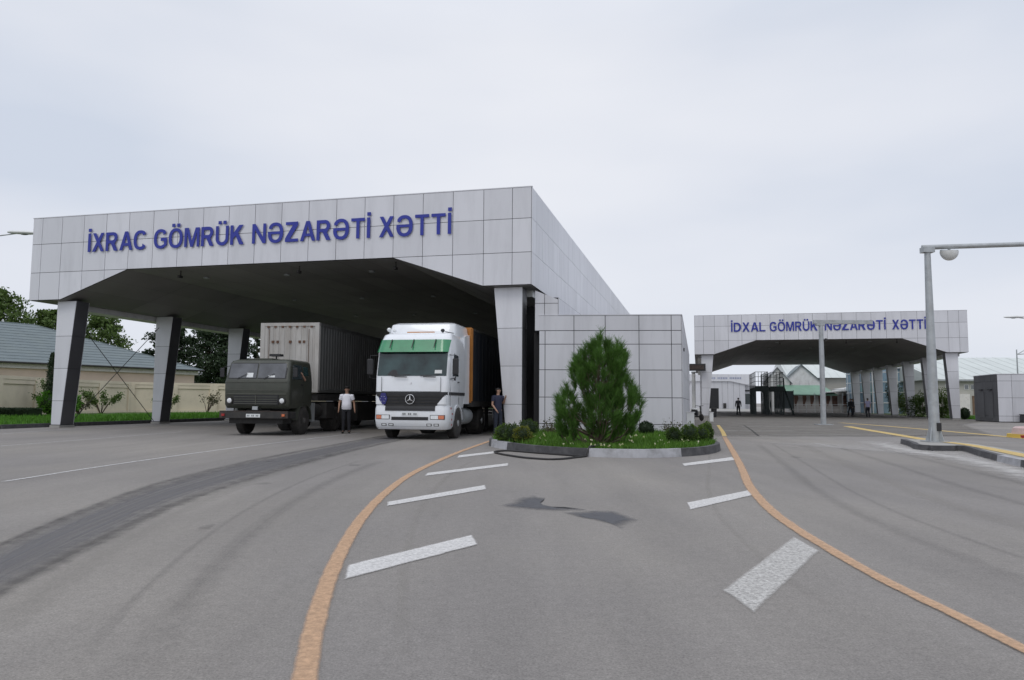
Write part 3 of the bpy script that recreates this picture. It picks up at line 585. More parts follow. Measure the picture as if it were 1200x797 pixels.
def rrect(w,yf,yb,rc,z,n=6):
    """rounded plan section, front at yf (towards -y), half width w"""
    pts=[]
    for cx,cy,a0 in ((w-rc,yf+rc,-90),(w-.06,yb-.06,0),(-w+.06,yb-.06,90),(-w+rc,yf+rc,180)):
        r_=rc if cy<(yf+yb)/2 else .06
        for k in range(n+1):
            a=R(a0+90*k/n); pts.append((cx+r_*math.cos(a),cy+r_*math.sin(a),z))
    return pts
class Shell:
    def __init__(s,levels): s.lv=levels   # (z, halfwidth, yf, yb, rc)
    def at(s,z):
        lv=s.lv
        for a,b in zip(lv[:-1],lv[1:]):
            if a[0]<=z<=b[0]:
                t=(z-a[0])/max(1e-6,b[0]-a[0]); return tuple(a[i]+(b[i]-a[i])*t for i in range(1,5))
        return (lv[0] if z<lv[0][0] else lv[-1])[1:]
    def mesh(s): return MB().loft([rrect(w,yf,yb,rc,z) for z,w,yf,yb,rc in s.lv])
    def front(s,poly_l,poly_r,z0,z1,off=.008,nx=14,nz=5):
        """front patch: poly_l(z), poly_r(z) give x limits as fractions or metres"""
        def y_at(x,z):
            w,yf,yb,rc=s.at(z); ax=abs(x)
            if ax<=w-rc: return yf
            q=min(ax-(w-rc),rc*.995); return yf+rc-math.sqrt(rc*rc-q*q)
        mb=MB(); G=[]
        for j in range(nz+1):
            z=z0+(z1-z0)*j/nz; a,b=poly_l(z),poly_r(z); G.append([(a+(b-a)*i/nx,y_at(a+(b-a)*i/nx,z)-off,z) for i in range(nx+1)])
        f=[p for r_ in G for p in r_]; n=nx+1; bk=[(p[0]*.995,p[1]+off+.03,p[2]) for p in f]; m=len(f)
        fs=[(j*n+i,j*n+i+1,(j+1)*n+i+1,(j+1)*n+i) for j in range(nz) for i in range(nx)]
        rim=[i for i in range(n)]+[j*n+nx for j in range(1,nz+1)]+[nz*n+i for i in range(nx-1,-1,-1)]+[j*n for j in range(nz-1,0,-1)]
        fs+=[(rim[k],rim[(k+1)%len(rim)],m+rim[(k+1)%len(rim)],m+rim[k]) for k in range(len(rim))]
        return mb.add(f+bk,fs)
    def side(s,sgn,poly,off=.008):
        """poly in (y,z) laid on the side"""
        mb=MB(); f=[(sgn*(s.at(z)[0]+off),y,z) for y,z in poly]; b=[(sgn*(s.at(z)[0]-.03),y,z) for y,z in poly]; n=len(poly)
        return mb.add(f+b,[tuple(range(n))]+[(i,(i+1)%n,n+(i+1)%n,n+i) for i in range(n)])

# --- white tractor with green visor
TY=-.19
tr=thing('lorry','white articulated lorry with a green sun visor, coming out under the canopy','lorry',(-3.27,24.1,0),TY)
cab=Shell([(1.02,1.20,.03,2.2,.13),(1.5,1.23,.03,2.25,.14),(2.05,1.25,.07,2.25,.16),(2.85,1.24,.22,2.25,.18),(3.22,1.21,.34,2.25,.22),(3.44,1.17,.50,2.25,.24),(3.53,1.08,.78,2.2,.26)])
cab.mesh().build('cab','white_paint',tr,smooth=True)
bmp=Shell([(.33,1.16,.10,.78,.16),(.42,1.22,.02,.80,.22),(.62,1.25,-.03,.82,.24),(.98,1.25,-.02,.82,.24),(1.10,1.22,.01,.80,.2)])
bp_=bmp.mesh().build('bumper','white_paint',tr,smooth=True)
sp_=Shell([(3.42,1.17,.98,2.88,.2),(3.64,1.16,1.03,2.88,.2),(3.84,1.13,1.12,2.88,.22),(3.91,1.04,1.30,2.86,.24)]); sp_.mesh().build('roof_spoiler','white_paint',tr,smooth=True)
sp_.front(lambda z:-.48,lambda z:.48,3.52,3.58,.05).build('amber_strip','orange',tr)
for s in (-1,1): MB().prism([(2.15,1.15),(2.88,1.15),(2.88,3.62),(2.15,3.50)],*sorted((s*1.05,s*1.225)),'x').build('side_deflector','white_paint',tr)
cab.front(lambda z:-1.17,lambda z:1.17,2.06,2.86,.012,60,8).build('windscreen','glass_k',tr,smooth=True)
for s,x in ((-1,-.55),(1,.42)): 
    w_=MB(); w_.tube([(x,.0,2.03),(x+.42,-.01,2.02)],.018,6); w_.tube([(x-.12,.04,2.06),(x+.5,.05,2.10)],.012,6); w_.build('wiper','black',tr)
inter=MB(); inter.ell((-.62,.12,2.16),(.22,.03,.10)); inter.ell((.1,.14,2.16),(.16,.03,.07)); 
# things on the dashboard seen through the glass
dash=cab.front(lambda z:.78,lambda z:1.02,2.14,2.25,.014,3,2); dash.build('paper_on_dashboard','white_metal',tr)
cab.front(lambda z:-.85+.9*(z-2.06),lambda z:-.42-.6*(z-2.06),2.075,2.26,.013,6,3).build('steering_wheel','black',tr)
# grille
gz0,gz1=.99,1.53
gl=MB(); 
g_=cab.front(lambda z:-(1.17 if z>1.40 else .78+.39*(z-gz0)/(1.40-gz0)),lambda z:(1.17 if z>1.40 else .78+.39*(z-gz0)/(1.40-gz0)),1.03,gz1,.022,16,8).build('grille','black',tr)
sl=MB()
for j in range(4):
    z=1.09+j*.10; hw=.80+.39*(z-gz0)/.41-.04; sl.box(-hw,hw,-.02,.0,z,z+.028)
sl.build('slats','chassis',g_)
bmp.front(lambda z:-.84,lambda z:.84,.93,1.09,.02,10,2).build('lower_grille','black',tr)
cab.front(lambda z:-1.22,lambda z:1.22,1.45,1.54,.016,60,2).build('trim_band','black',tr,smooth=True)
for s in (-1,1): cab.side(s,[(.22,1.44),(2.2,1.44),(2.2,1.54),(.22,1.54)],.014).build('trim_band','black',tr)
st=MB(); c0=Vector((0,-.05,1.30)); n=28
st.tube([c0+Vector((math.cos(2*math.pi*k/n)*.15,0,math.sin(2*math.pi*k/n)*.15)) for k in range(n+1)],.014,6)
for a in (90,210,330):
    d=Vector((math.cos(R(a)),0,math.sin(R(a)))); t_=Vector((-d.z,0,d.x)); st.hexa([c0+t_*.028+Vector((0,.01,0)),c0-t_*.028+Vector((0,.01,0)),c0+d*.145-t_*.004+Vector((0,.01,0)),c0+d*.145+t_*.004+Vector((0,.01,0)),c0+t_*.02-Vector((0,.016,0)),c0-t_*.02-Vector((0,.016,0)),c0+d*.145-t_*.003-Vector((0,.01,0)),c0+d*.145+t_*.003-Vector((0,.01,0))])
st.build('star_badge','chrome',tr)
MB().box(-.02,.02,.03,.06,1.80,1.86).build('small_badge','chrome',tr)
lt=MB(); [lt.box(.60+i*.085,.66+i*.085,.015,.03,1.475,1.515) for i in range(5)]; lt.build('badge_lettering','galv',tr)
d=MB(); d.prism([(-1.05,1.30),(-.93,1.12),(-.84,1.14),(-.78,1.32),(-.84,1.50),(-.98,1.50)],-.035,.0,'y'); do=d.build('round_decal','decal',tr)
dd=MB(); [dd.box(-.92+.08*math.cos(k*1.05)-.008,-.92+.08*math.cos(k*1.05)+.008,-.042,-.036,1.31+.09*math.sin(k*1.05)-.008,1.31+.09*math.sin(k*1.05)+.008) for k in range(6)]; dd.build('star_dots','plate',do)
# corner panels beside the grille
for s in (-1,1): 
    f=cab.front(lambda z,s=s:(-1.19 if s<0 else .90+.22*(z-1.14)/.26),lambda z,s=s:(-.90-.22*(z-1.14)/.26 if s<0 else 1.19),1.14,1.42,.05,8,4); f.build('corner_panel','white_paint',tr,smooth=True)
# lamps
for s in (-1,1):
    a,b=(.70,.95); lo,hi=(a,b) if s>0 else (-b,-a)
    bmp.front(lambda z:lo-.02,lambda z:hi+.21 if s>0 else hi+.02,.655,.80,.012,8,2).build('lamp_surround','black',tr) if s>0 else bmp.front(lambda z:lo-.21,lambda z:hi+.02,.655,.80,.012,8,2).build('lamp_surround','black',tr)
    bmp.front(lambda z:lo,lambda z:hi,.67,.785,.022,4,2).build('headlight','lamp',tr)
    x0,x1=(hi+.01,hi+.19) if s>0 else (lo-.19,lo-.01)
    bmp.front(lambda z:x0,lambda z:x1,.67,.785,.022,4,2).build('indicator','amber',tr)
    for k in range(2):
        x=s*(.64+k*.24); bmp.front(lambda z:x-.085,lambda z:x+.085,.44,.52,.006,3,1).build('foot_slot','black',tr); bmp.front(lambda z:x-.06,lambda z:x+.06,.455,.505,.012,3,1).build('fog_lamp','lamp',tr)
bmp.front(lambda z:-.62,lambda z:.62,.63,.735,.008,8,1).build('air_slot','black',tr)
pl=bmp.front(lambda z:-.28,lambda z:.28,.775,.885,.012,4,1).build('number_plate','plate',tr)
ik=MB(); [ik.box(-.24+i*.062,-.205+i*.062,-.052,-.044,.80,.86) for i in range(8) if i not in (2,5)]; ik.build('plate_characters','ink',pl)
bmp.front(lambda z:-.62,lambda z:.62,.425,.432,.004,6,1).build('panel_gap','ink',tr); 
gp=MB(); [gp.box(x-.006,x+.006,.012,.03,1.56,2.02) for x in (-1.0,1.0)]; gp.box(-1.0,1.0,-.0,.03,1.55,1.56); gp.build('flap_gap','ink',tr)
# visor: curved tinted plate on brackets
vs_=Shell([(2.84,1.26,.06,1,.26),(3.26,1.22,.30,1,.28)]); vs_.front(lambda z:-1.21,lambda z:1.21,2.84,3.26,.0,60,8).build('sun_visor','visor',tr,smooth=True)
[MB().tube([(x,.06,2.98),(x,.10,3.05),(x,.27,3.26)],.018,6).build('visor_bracket','chassis',tr) for x in (-.75,0,.75)]
# side windows, doors
for s in (-1,1):
    cab.side(s,[(.46,2.02),(1.30,2.02),(1.30,2.82),(.66,2.86)],.008).build('window_seal','white_paint',tr)
    cab.side(s,[(.52,2.07),(1.24,2.07),(1.24,2.76),(.70,2.80)],.016).build('side_window','glass',tr)
    dl=MB(); dl.box(s*1.235-.008,s*1.235+.008,.34,.35,1.1,2.8); dl.box(s*1.235-.008,s*1.235+.008,1.42,1.43,1.1,2.85); dl.build('door_gap','ink',tr)
    MB().box(s*1.25-.02,s*1.25+.02,1.2,1.36,1.86,1.90).build('door_handle','black',tr)
    m_=MB(); m_.box(min(s*1.36,s*1.55),max(s*1.36,s*1.55),.10,.22,2.10,2.62); mo=m_.build('mirror','black',tr,bevel=.03)
    k=MB(); k.tube([(s*1.2,.3,2.75),(s*1.46,.16,2.72),(s*1.46,.16,2.0),(s*1.2,.3,1.95)],.016,6); k.build('mirror_arm','black',mo)
MB().box(1.3,1.34,.50,.66,1.92,2.02).build('near_mirror','black',tr,bevel=.02)
h_=MB(); h_.tube([(-1.06,.85,3.5),(-1.06,.85,3.60)],.015,6); h_.ell((-1.06,.80,3.64),(.075,.09,.075)); h_.build('beacon','lamp',tr,smooth='all')
h_=MB(); h_.ell((-.86,.80,3.60),(.06,.08,.05)); h_.build('roof_lamp','lamp',tr,smooth='all')
h_=MB(); h_.ell((.82,.80,3.60),(.07,.09,.06)); h_.tube([(.82,.8,3.5),(.82,.8,3.58)],.02,6); h_.tube([(.9,.82,3.56),(1.15,1.0,3.52)],.012,5); h_.build('roof_horn','black',tr,smooth='all')
sm_=MB(); [sm_.box(x-.04,x+.04,.52,.60,3.38,3.42) for x in (-.92,.85)]; sm_.build('marker_lamp','black',tr)
# arch, steps, chassis, wheels
ar=MB()
for s in (-1,1):
    pts=[(1.38+.62*math.cos(R(a)),.52+.62*math.sin(R(a))) for a in range(10,171,16)]; pts2=[(1.38+.53*math.cos(R(a)),.52+.53*math.sin(R(a))) for a in range(170,9,-16)]
    ar.prism(pts+pts2,min(s*.95,s*1.235),max(s*.95,s*1.235),'x')
ar.build('wheel_arch','white_paint',tr)
di=MB(); [di.box(s*1.255-.006,s*1.255+.006,.35+a,.35+a+.06,z,z+.06) for s in (1,) for a,z in ((.02,.98),(.18,.80),(.1,.62),(.12,.45))]; di.build('side_marker','red',tr)
MB().box(-.48,.48,.8,6.2,.62,.92).build('chassis','chassis',tr); MB().box(-1.0,1.0,.85,2.1,.95,1.04).build('cab_floor','chassis',tr)
for s in (-1,1):
    MB().tube([(s*.92,2.35,.72),(s*.92,3.5,.72)],.30,18).build('fuel_tank','galv',tr,smooth=True)
    wheel('wheel',s*1.08,1.38,.51,.30,s,tr); 
    for y in (4.95,): wheel('wheel',s*.93,y,.51,.55,s,tr)
    MB().box(s*.93-.3,s*.93+.3,4.3,5.6,1.07,1.10).build('mudguard','black',tr)
# semitrailer (coupled: part of the lorry)
tl=MB(); tl.box(-1.27,1.27,2.95,16.5,1.25,3.86).build('trailer_box','tarp',tr)
MB().box(-1.285,1.285,2.90,2.98,1.2,3.90).build('headboard','orange',tr); f=MB(); f.box(1.262,1.30,2.90,3.10,1.25,3.88); f.build('corner_post','orange',tr); MB().box(-1.30,-1.262,2.90,3.16,1.25,3.88).build('corner_post','orange',tr); MB().box(1.262,1.285,3.24,16.5,3.80,3.88).build('top_rail','chassis',tr)  # top rail coloured dark for the shade under the canopy
MB().box(-1.28,1.28,2.96,16.5,1.05,1.24).build('side_rail','chassis',tr)
rb=MB(); 
for k in range(22): rb.box(1.272,1.284,3.5+k*.6,3.52+k*.6,1.25,3.9)
rb.build('curtain_straps','black',tr)
for s in (-1,1):
    MB().box(s*1.0-.06,s*1.0+.06,6.6,6.75,.1,1.05).build('landing_leg','chassis',tr)
    for y in (11.2,12.5,13.8): wheel('wheel',s*1.05,y,.50,.36,s,tr)
for s in (-1,1): MB().box(s*1.2-.02,s*1.2+.02,7.0,10.4,.55,.95).build('side_guard','galv',tr)
MB().box(-1.2,-.7,4.3,5.6,1.1,1.2).build('coupling_cover','chassis',tr)

# --- olive cab-over lorry with container trailer
kz=thing('lorry','old olive green lorry hauling a weathered container under the canopy','lorry',(-8.98,26.2,0),-.15)
kc=Shell([(.95,1.16,.10,1.9,.10),(1.08,1.22,.03,1.95,.12),(1.88,1.23,.0,1.95,.13),(1.96,1.22,.03,1.95,.13),(2.55,1.15,.20,1.93,.13),(2.63,1.12,.26,1.92,.16),(2.69,1.02,.42,1.85,.2)])
kc.mesh().build('cab','olive',kz,smooth=True)
for s in (-1,1):
    lo,hi=(-1.06,-.02) if s<0 else (.02,1.06)
    kc.front(lambda z:lo-.03 if s<0 else lo,lambda z:hi if s<0 else hi+.03,1.99,2.56,.006,8,3).build('window_seal','black',kz)
    kc.front(lambda z:lo,lambda z:hi-.02,2.02,2.53,.014,8,3).build('windscreen','glass_o',kz)
    MB().tube([(s*.5-.25,.0,1.99),(s*.5+.14,.04,2.17)],.010,5).build('wiper','black',kz)
    kc.side(s,[(.28,1.99),(1.10,1.99),(1.10,2.50),(.42,2.50)],.010).build('side_window','glass',kz)
    kc.side(s,[(1.22,2.14),(1.62,2.14),(1.62,2.46),(1.22,2.46)],.010).build('rear_side_window','glass_k',kz)
    dl=MB(); 
    dl.box(s*1.225-.006,s*1.225+.006,.20,.215,1.1,2.0); dl.box(s*1.225-.006,s*1.225+.006,1.16,1.175,1.3,2.05); dl.build('door_gap','black',kz)
    MB().box(s*1.235-.02,s*1.235+.02,.95,1.10,1.78,1.81).build('door_handle','black',kz)
    m_=MB(); m_.box(min(s*1.30,s*1.46),max(s*1.30,s*1.46),.12,.17,2.05,2.38); mo=m_.build('mirror','black',kz,bevel=.02); k=MB(); k.tube([(s*1.15,.25,2.45),(s*1.36,.16,2.4)],.012,5); k.build('mirror_arm','black',mo)
kc.front(lambda z:.42,lambda z:.66,2.04,2.11,.018,2,1).build('paper_on_dashboard','plate',kz); kc.front(lambda z:-.40,lambda z:-.16,2.04,2.20,.018,2,1).build('paper_on_dashboard','plate',kz)
pr=MB(); 
for j,z in enumerate((1.10,1.18,1.26,1.34)): pr.box(-.80,.80,-.03,.03,z,z+.022)
pr.box(-.012,.012,-.028,.03,1.08,1.40)
g2=MB(); g2.box(-.84,.84,-.005,.035,1.08,1.42); go=g2.build('grille','black',kz); pr.build('slats','olive_edge',go)
rg=MB(); rg.box(-1.12,1.12,-.015,.02,1.44,1.47); rg.box(-1.14,1.14,-.014,.02,1.86,1.885); rg.box(-1.0,1.0,-.006,.02,1.58,1.60); rg.build('pressed_rib','olive_edge',kz)
for s in (-1,1):
    h_=MB(); h_.tube([(s*.98,.03,1.22),(s*.98,-.035,1.22)],.13,20); ho=h_.build('headlight','chassis',kz,smooth=True)
    MB().tube([(s*.98,-.036,1.22),(s*.98,-.055,1.22)],[.085,.05],20).build('lens','lamp',ho,smooth=True)
b_=MB(); b_.box(-1.28,1.28,-.14,.06,.60,.84); b_.box(-1.28,-1.18,-.1,.5,.60,.84); b_.box(1.18,1.28,-.1,.5,.60,.84); b_.build('bumper','chassis',kz,bevel=.02)
bb=MB(); bb.box(-1.27,1.27,-.146,-.13,.84,.865); bb.box(1.0,1.27,-.148,-.141,.62,.82); bb.box(-1.27,-1.05,-.148,-.141,.62,.82); bb.build('bumper_edge','rust_dull',kz)
pl=MB(); pl.box(-.26,.26,-.165,-.15,.64,.76); po=pl.build('number_plate','plate',kz); ik=MB(); [ik.box(-.22+i*.055,-.19+i*.055,-.172,-.166,.67,.73) for i in range(8) if i not in (2,5)]; ik.build('plate_characters','ink',po)
MB().box(-.1,.1,-.05,.0,.90,1.02).build('tow_badge','galv',kz)
for s in (-1,1): MB().box(s*1.12-.05,s*1.12+.05,-.19,-.145,.68,.76).build('indicator','red' if s<0 else 'amber',kz)
ex=MB(); ex.box(-1.0,1.0,.05,.8,.42,.60); ex.box(-.45,.45,.2,7,.6,.9); ex.build('chassis','chassis',kz)
h_=MB(); h_.tube([(.35,.75,2.68),(.35,.75,2.82)],.03,6); h_.box(.15,.55,.6,.9,2.82,2.90); h_.build('roof_horn','black',kz)
rl=MB(); rl.box(-.6,.3,.5,1.4,2.69,2.74); rl.build('roof_hatch','olive',kz,bevel=.02)
for s in (-1,1):
    fd=MB(); pts=[(1.32+.62*math.cos(R(a)),.53+.62*math.sin(R(a))) for a in range(0,181,15)]; pts2=[(1.32+.56*math.cos(R(a)),.53+.56*math.sin(R(a))) for a in range(180,-1,-15)]
    fd.prism(pts+pts2,min(s*.85,s*1.24),max(s*.85,s*1.24),'x'); fd.build('mudguard','olive',kz)
for s in (-1,1):
    wheel('wheel',s*1.05,1.32,.51,.34,s,kz,'dusty_rim')
    for y in (4.5,5.8): wheel('wheel',s*.92,y,.50,.55,s,kz,'chassis')
    for y in (11.0,12.3): wheel('wheel',s*.95,y,.50,.55,s,kz,'chassis')
    t2=MB(); t2.tube([(s*.85,2.3,.85),(s*.85,3.2,.85)],.27,16); t2.build('fuel_tank','chassis',kz,smooth=True)
    MB().box(s*1.08-.12,s*1.08+.12,2.05,2.3,.45,1.15).build('battery_box','galv',kz)
MB().box(.6,1.25,3.3,4.1,.55,1.15).build('tool_box','chassis',kz); MB().box(-1.15,1.15,7.0,10.2,.35,1.2).build('underfloor_blocker','chassis',kz)  # long box under the trailer is added to block the bright gap
MB().box(-1.2,1.2,3.0,14.5,1.22,1.5).build('trailer_frame','chassis',kz)
# container body
cz0,cz1,cy0,cy1,cw=1.55,4.28,2.95,15.1,1.22
cn=MB()
prof=[]; x=-cw+.16; i=0
while x<cw-.18: prof+=[(x,.0),(x+.13,.0),(x+.15,.022),(x+.21,.022)]; x+=.233
prof=[p for p in prof if p[0]<cw-.14]
for a,b in zip(prof[:-1],prof[1:]): cn.add([(a[0],cy0+a[1],cz0+.1),(b[0],cy0+b[1],cz0+.1),(b[0],cy0+b[1],cz1-.12),(a[0],cy0+a[1],cz1-.12)],[(0,1,2,3)])
cn.box(-cw,-cw+.17,cy0-.02,cy0+.15,cz0,cz1); cn.box(cw-.17,cw,cy0-.02,cy0+.15,cz0,cz1); cn.box(-cw,cw,cy0-.015,cy0+.15,cz1-.13,cz1+.002); cn.box(-cw,cw,cy0-.015,cy0+.15,cz0-.002,cz0+.11)
cn.build('container_front','container',kz)
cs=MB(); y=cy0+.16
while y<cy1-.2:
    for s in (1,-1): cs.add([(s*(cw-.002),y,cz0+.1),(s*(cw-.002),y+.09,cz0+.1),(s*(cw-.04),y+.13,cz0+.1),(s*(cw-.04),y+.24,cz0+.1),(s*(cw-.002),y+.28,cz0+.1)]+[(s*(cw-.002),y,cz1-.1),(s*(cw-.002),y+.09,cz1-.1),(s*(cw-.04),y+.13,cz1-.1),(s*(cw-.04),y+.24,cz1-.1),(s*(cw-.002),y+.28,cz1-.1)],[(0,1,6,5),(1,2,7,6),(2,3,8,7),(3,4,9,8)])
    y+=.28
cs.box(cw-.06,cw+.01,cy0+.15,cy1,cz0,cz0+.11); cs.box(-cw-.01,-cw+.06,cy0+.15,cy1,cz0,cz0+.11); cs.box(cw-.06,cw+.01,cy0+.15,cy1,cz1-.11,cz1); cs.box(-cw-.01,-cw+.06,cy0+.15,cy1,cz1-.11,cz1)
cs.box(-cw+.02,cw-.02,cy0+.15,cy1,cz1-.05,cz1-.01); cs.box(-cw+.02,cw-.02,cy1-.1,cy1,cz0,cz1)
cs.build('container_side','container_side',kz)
kb=MB()
for x in (-.70,-.50,.02,.42,.60):
    kb.box(x-.045,x+.045,cy0-.03,cy0+.02,3.48,3.58)
for x in (-.9,-.6,-.3,0,.3,.6,.9): kb.box(x-.05,x+.05,cy0-.025,cy0-.012,cz1-.19,cz1-.12)
kb.build('lashing_hooks','container_rust',kz)
rs=MB(); [rs.box(x,x+.012,cy0-.032,cy0-.01,cz0+.2,cz1-.25) for x in (-.86,.79)]; rs.build('vertical_seam','container_rust',kz)

for o_ in children(kz):
    if o_.name.split('.')[0] in ('container_front','container_side','lashing_hooks','vertical_seam','trailer_frame'): o_.location.x=-.2

# ------------------------------------------------------------------ people
def skin_mesh(verts,edges,radii,levels=1,name='body'):
    me=bpy.data.meshes.new(name); me.from_pydata(verts,edges,[]); o=bpy.data.objects.new('skin_source',me); col.objects.link(o)
    m=o.modifiers.new('s','SKIN'); m.use_smooth_shade=True
    if not me.skin_vertices: me.attributes
    sv=me.skin_vertices[0].data
    for i,r_ in enumerate(radii): sv[i].radius=(r_,r_) if not isinstance(r_,tuple) else r_; sv[i].use_root=(i==0)
    s=o.modifiers.new('b','SUBSURF'); s.levels=levels; s.render_levels=levels
    bpy.context.view_layer.update(); dg=bpy.context.evaluated_depsgraph_get(); r=bpy.data.meshes.new_from_object(o.evaluated_get(dg)); bpy.data.objects.remove(o); return r
def ring(c,rx,ry,n=14,tilt=0): return [(c[0]+rx*math.cos(2*math.pi*k/n),c[1]+ry*math.sin(2*math.pi*k/n),c[2]) for k in range(n)]
def person(label,loc,rz,h=1.75,shirt='shirt_white',trous='trousers',skin='skin',arms=None,legs=None,head=0,belly=0,sleeve=.55,lean=0,hat=None,fingers=True,group=None,seated=False):
    t=thing('person',label,'person',loc,rz,group); k=h/1.75; t.scale=(k,k,k)
    arms=arms or {}; legs=legs or {}
    V=[(0,0,.95),(0,0,1.12),(lean*.5,0,1.30),(lean,0,1.43),(lean,-.005,1.52)]; E=[(0,1),(1,2),(2,3),(3,4)]; Rr=[.125,.115,.125,.075,.055]
    ch,sh=math.cos(head),math.sin(head)
    def hp(x,y,z): return (lean+x*ch-y*sh,x*sh+y*ch,z)
    V+=[hp(0,-.02,1.585),hp(0,-.012,1.655),hp(0,.0,1.715)]; E+=[(4,5),(5,6),(6,7)]; Rr+=[.062,.082,.066]
    J={}
    for s in (-1,1):
        sx=lean+s*.185; a=arms.get(s,{'e':(s*.245,.02,1.14),'w':(s*.27,-.05,.90)})
        b=len(V); e_,w_=Vector(a['e']),Vector(a['w']); d=(w_-e_).normalized(); V+=[(sx,0,1.41),tuple(Vector((sx,0,1.41)).lerp(e_,.5)),tuple(e_),tuple(e_.lerp(w_,.35)),tuple(w_),tuple(w_+d*.075)]
        E+=[(2,b),(b,b+1),(b+1,b+2),(b+2,b+3),(b+3,b+4),(b+4,b+5)]; Rr+=[.062,.048,.040,.040,.027,.033]
        side=d.cross(Vector((0,1,0))); side=(side if side.length>.2 else Vector((1,0,0))).normalized(); nn=d.cross(side).normalized()
        J[s]=(Vector((sx,0,1.41)),e_,w_)
        palm=w_+d*.075
        # thumb leaves the side of the palm near its base; the fingers are unequal and slightly curled
        fr_=[(w_+d*.03,nn*.75+d*.6,.055,.011)]+[(palm+nn*(o_)*.022,d+side*.22*s*(-1 if a.get('curl') else 1),ln_,.0095) for o_,ln_ in ((1.1,.062),(.38,.074),(-.35,.068),(-1.1,.054))]
        if fingers:
            for p0,dr,ln_,rad in fr_:
                dr=dr.normalized(); b2=len(V); p1=p0+dr*ln_*.55; p2=p1+(dr+side*s*-.35).normalized()*ln_*.45
                V+=[tuple(p0+dr*.02),tuple(p1),tuple(p2)]; E+=[(b+5,b2),(b2,b2+1),(b2+1,b2+2)]; Rr+=[rad,rad*.95,rad*.8]
    for s in (-1,1):
        l=legs.get(s,{'k':(s*.10,-.02,.50),'a':(s*.11,.02,.09)}); kn,an=l['k'],l['a']; f=l.get('f',(an[0]+s*.02,an[1]-.15,.045)); b=len(V)
        V+=[(s*.09,0,.89),tuple(Vector((s*.09,0,.89)).lerp(Vector(kn),.5)),kn,tuple(Vector(kn).lerp(Vector(an),.4)),an,f]; E+=[(0,b),(b,b+1),(b+1,b+2),(b+2,b+3),(b+3,b+4),(b+4,b+5)]; Rr+=[.09,.078,.056,.054,.038,.03]; J['l%d'%s]=(Vector((s*.09,0,.90)),Vector(kn),Vector(an),Vector(f))
    me=skin_mesh(V,E,Rr)
    # facial relief joined to the body mesh: nose, brow, ears
    bm=bmesh.new(); bm.from_mesh(me)
    for p,r_ in (((0,-.098,1.645),(.013,.022,.022)),((-.082,.0,1.65),(.012,.02,.03)),((.082,.0,1.65),(.012,.02,.03)),((0,-.085,1.60),(.028,.014,.010))):
        g_=bmesh.ops.create_icosphere(bm,subdivisions=1,radius=1); 
        for v in g_['verts']: v.co=Vector(hp(p[0]+v.co.x*r_[0],p[1]+v.co.y*r_[1],p[2]+v.co.z*r_[2]))
    bm.to_mesh(me); bm.free(); me.materials.clear(); me.materials.append(M[skin]); me.polygons.foreach_set('use_smooth',[True]*len(me.polygons)); me.name='body'
    o=bpy.data.objects.new('body',me); col.objects.link(o); o.parent=t
    e_=MB(); [e_.ell(hp(s*.032,-.082,1.665),(.012,.010,.007),8,5) for s in (-1,1)]; e_.build('eyes','hair',t)
    # hair
    hm=MB(); rr=[]
    for i in range(7):
        a=i/6*math.pi/2; z=1.66+.095*math.sin(a); q=math.cos(a); cc=hp(0,.012,z); 
        rg_=[]
        for kk in range(14):
            an=2*math.pi*kk/14; x_,y_=.088*q*math.cos(an),.012+.100*q*math.sin(an)-.004; 
            zz=z+(.045 if (math.sin(an)<-.35 and i<2) else 0)-(.05 if math.sin(an)>.2 and i==0 else 0); rg_.append(hp(x_,y_,zz))
        rr.append(rg_)
    hm.loft(rr); hm.build('hair','hair',t,smooth='all')
    if hat:
        cmb=MB(); cmb.loft([[hp(x_*1.0,y_,z) for x_,y_,z in ring((0,0,z0),rx,ry)] for z0,rx,ry in ((1.70,.088,.10),(1.745,.10,.115),(1.765,.085,.10))]); cmb.build('cap',hat,t,smooth=True)
    # shirt: torso shell + sleeves
    sh_=MB(); b=belly
    sh_.loft([ring((0,0-.0,.90),.155+b*.3,.112+b*.4),ring((0,-b*.35,1.0),.160+b*.5,.122+b*.8),ring((lean*.3,-b*.3,1.14),.155+b*.4,.120+b*.6),ring((lean*.7,-.005,1.30),.178,.120),ring((lean*.9,0,1.39),.195,.115),ring((lean,0,1.45),.15,.098),ring((lean,0,1.487),.078,.074)])
    for s in (-1,1):
        a,e2,w2=J[s]
        if sleeve<=1: end=a.lerp(e2,sleeve); sh_.tube([a+Vector((-s*.05,0,.005)),a+Vector((s*.012,0,0)),a.lerp(e2,sleeve*.5),end],[.072,.080,.072,.066],10)
        else: sh_.tube([a+Vector((-s*.05,0,.005)),a,e2,e2.lerp(w2,.95)],[.072,.078,.058,.042],10)
    sh_.build('shirt',shirt,t,smooth=True)
    # trousers and shoes
    tm=MB(); tm.loft([ring((0,0,.965),.15+b*.3,.112+b*.3),ring((0,0,.90),.165,.122),ring((0,.005,.82),.165,.118)])
    for s in (-1,1):
        hp0,kn,an,ft=J['l%d'%s]; tm.tube([hp0+Vector((0,0,-.0)),hp0.lerp(kn,.4),kn,kn.lerp(an,.45),an+Vector((0,0,-.01))],[.094,.092,.070,.062,.056],12)
        shm=MB(); shm.tube([an+Vector((0,.05,-.045)),an+Vector((0,0,-.04)),ft.lerp(an,.4)-Vector((0,0,.01)),ft+Vector((0,-.03,-.005))],[.038,.045,.042,.028],10); shm.build('shoe','shoe',t,smooth=True)
    tm.build('trousers',trous,t,smooth=True)
    MB().loft([ring((0,0,.955),.156+b*.3,.118+b*.35),ring((0,0,.985),.156+b*.3,.118+b*.35)]).build('belt','shoe',t,smooth=True)
    return t
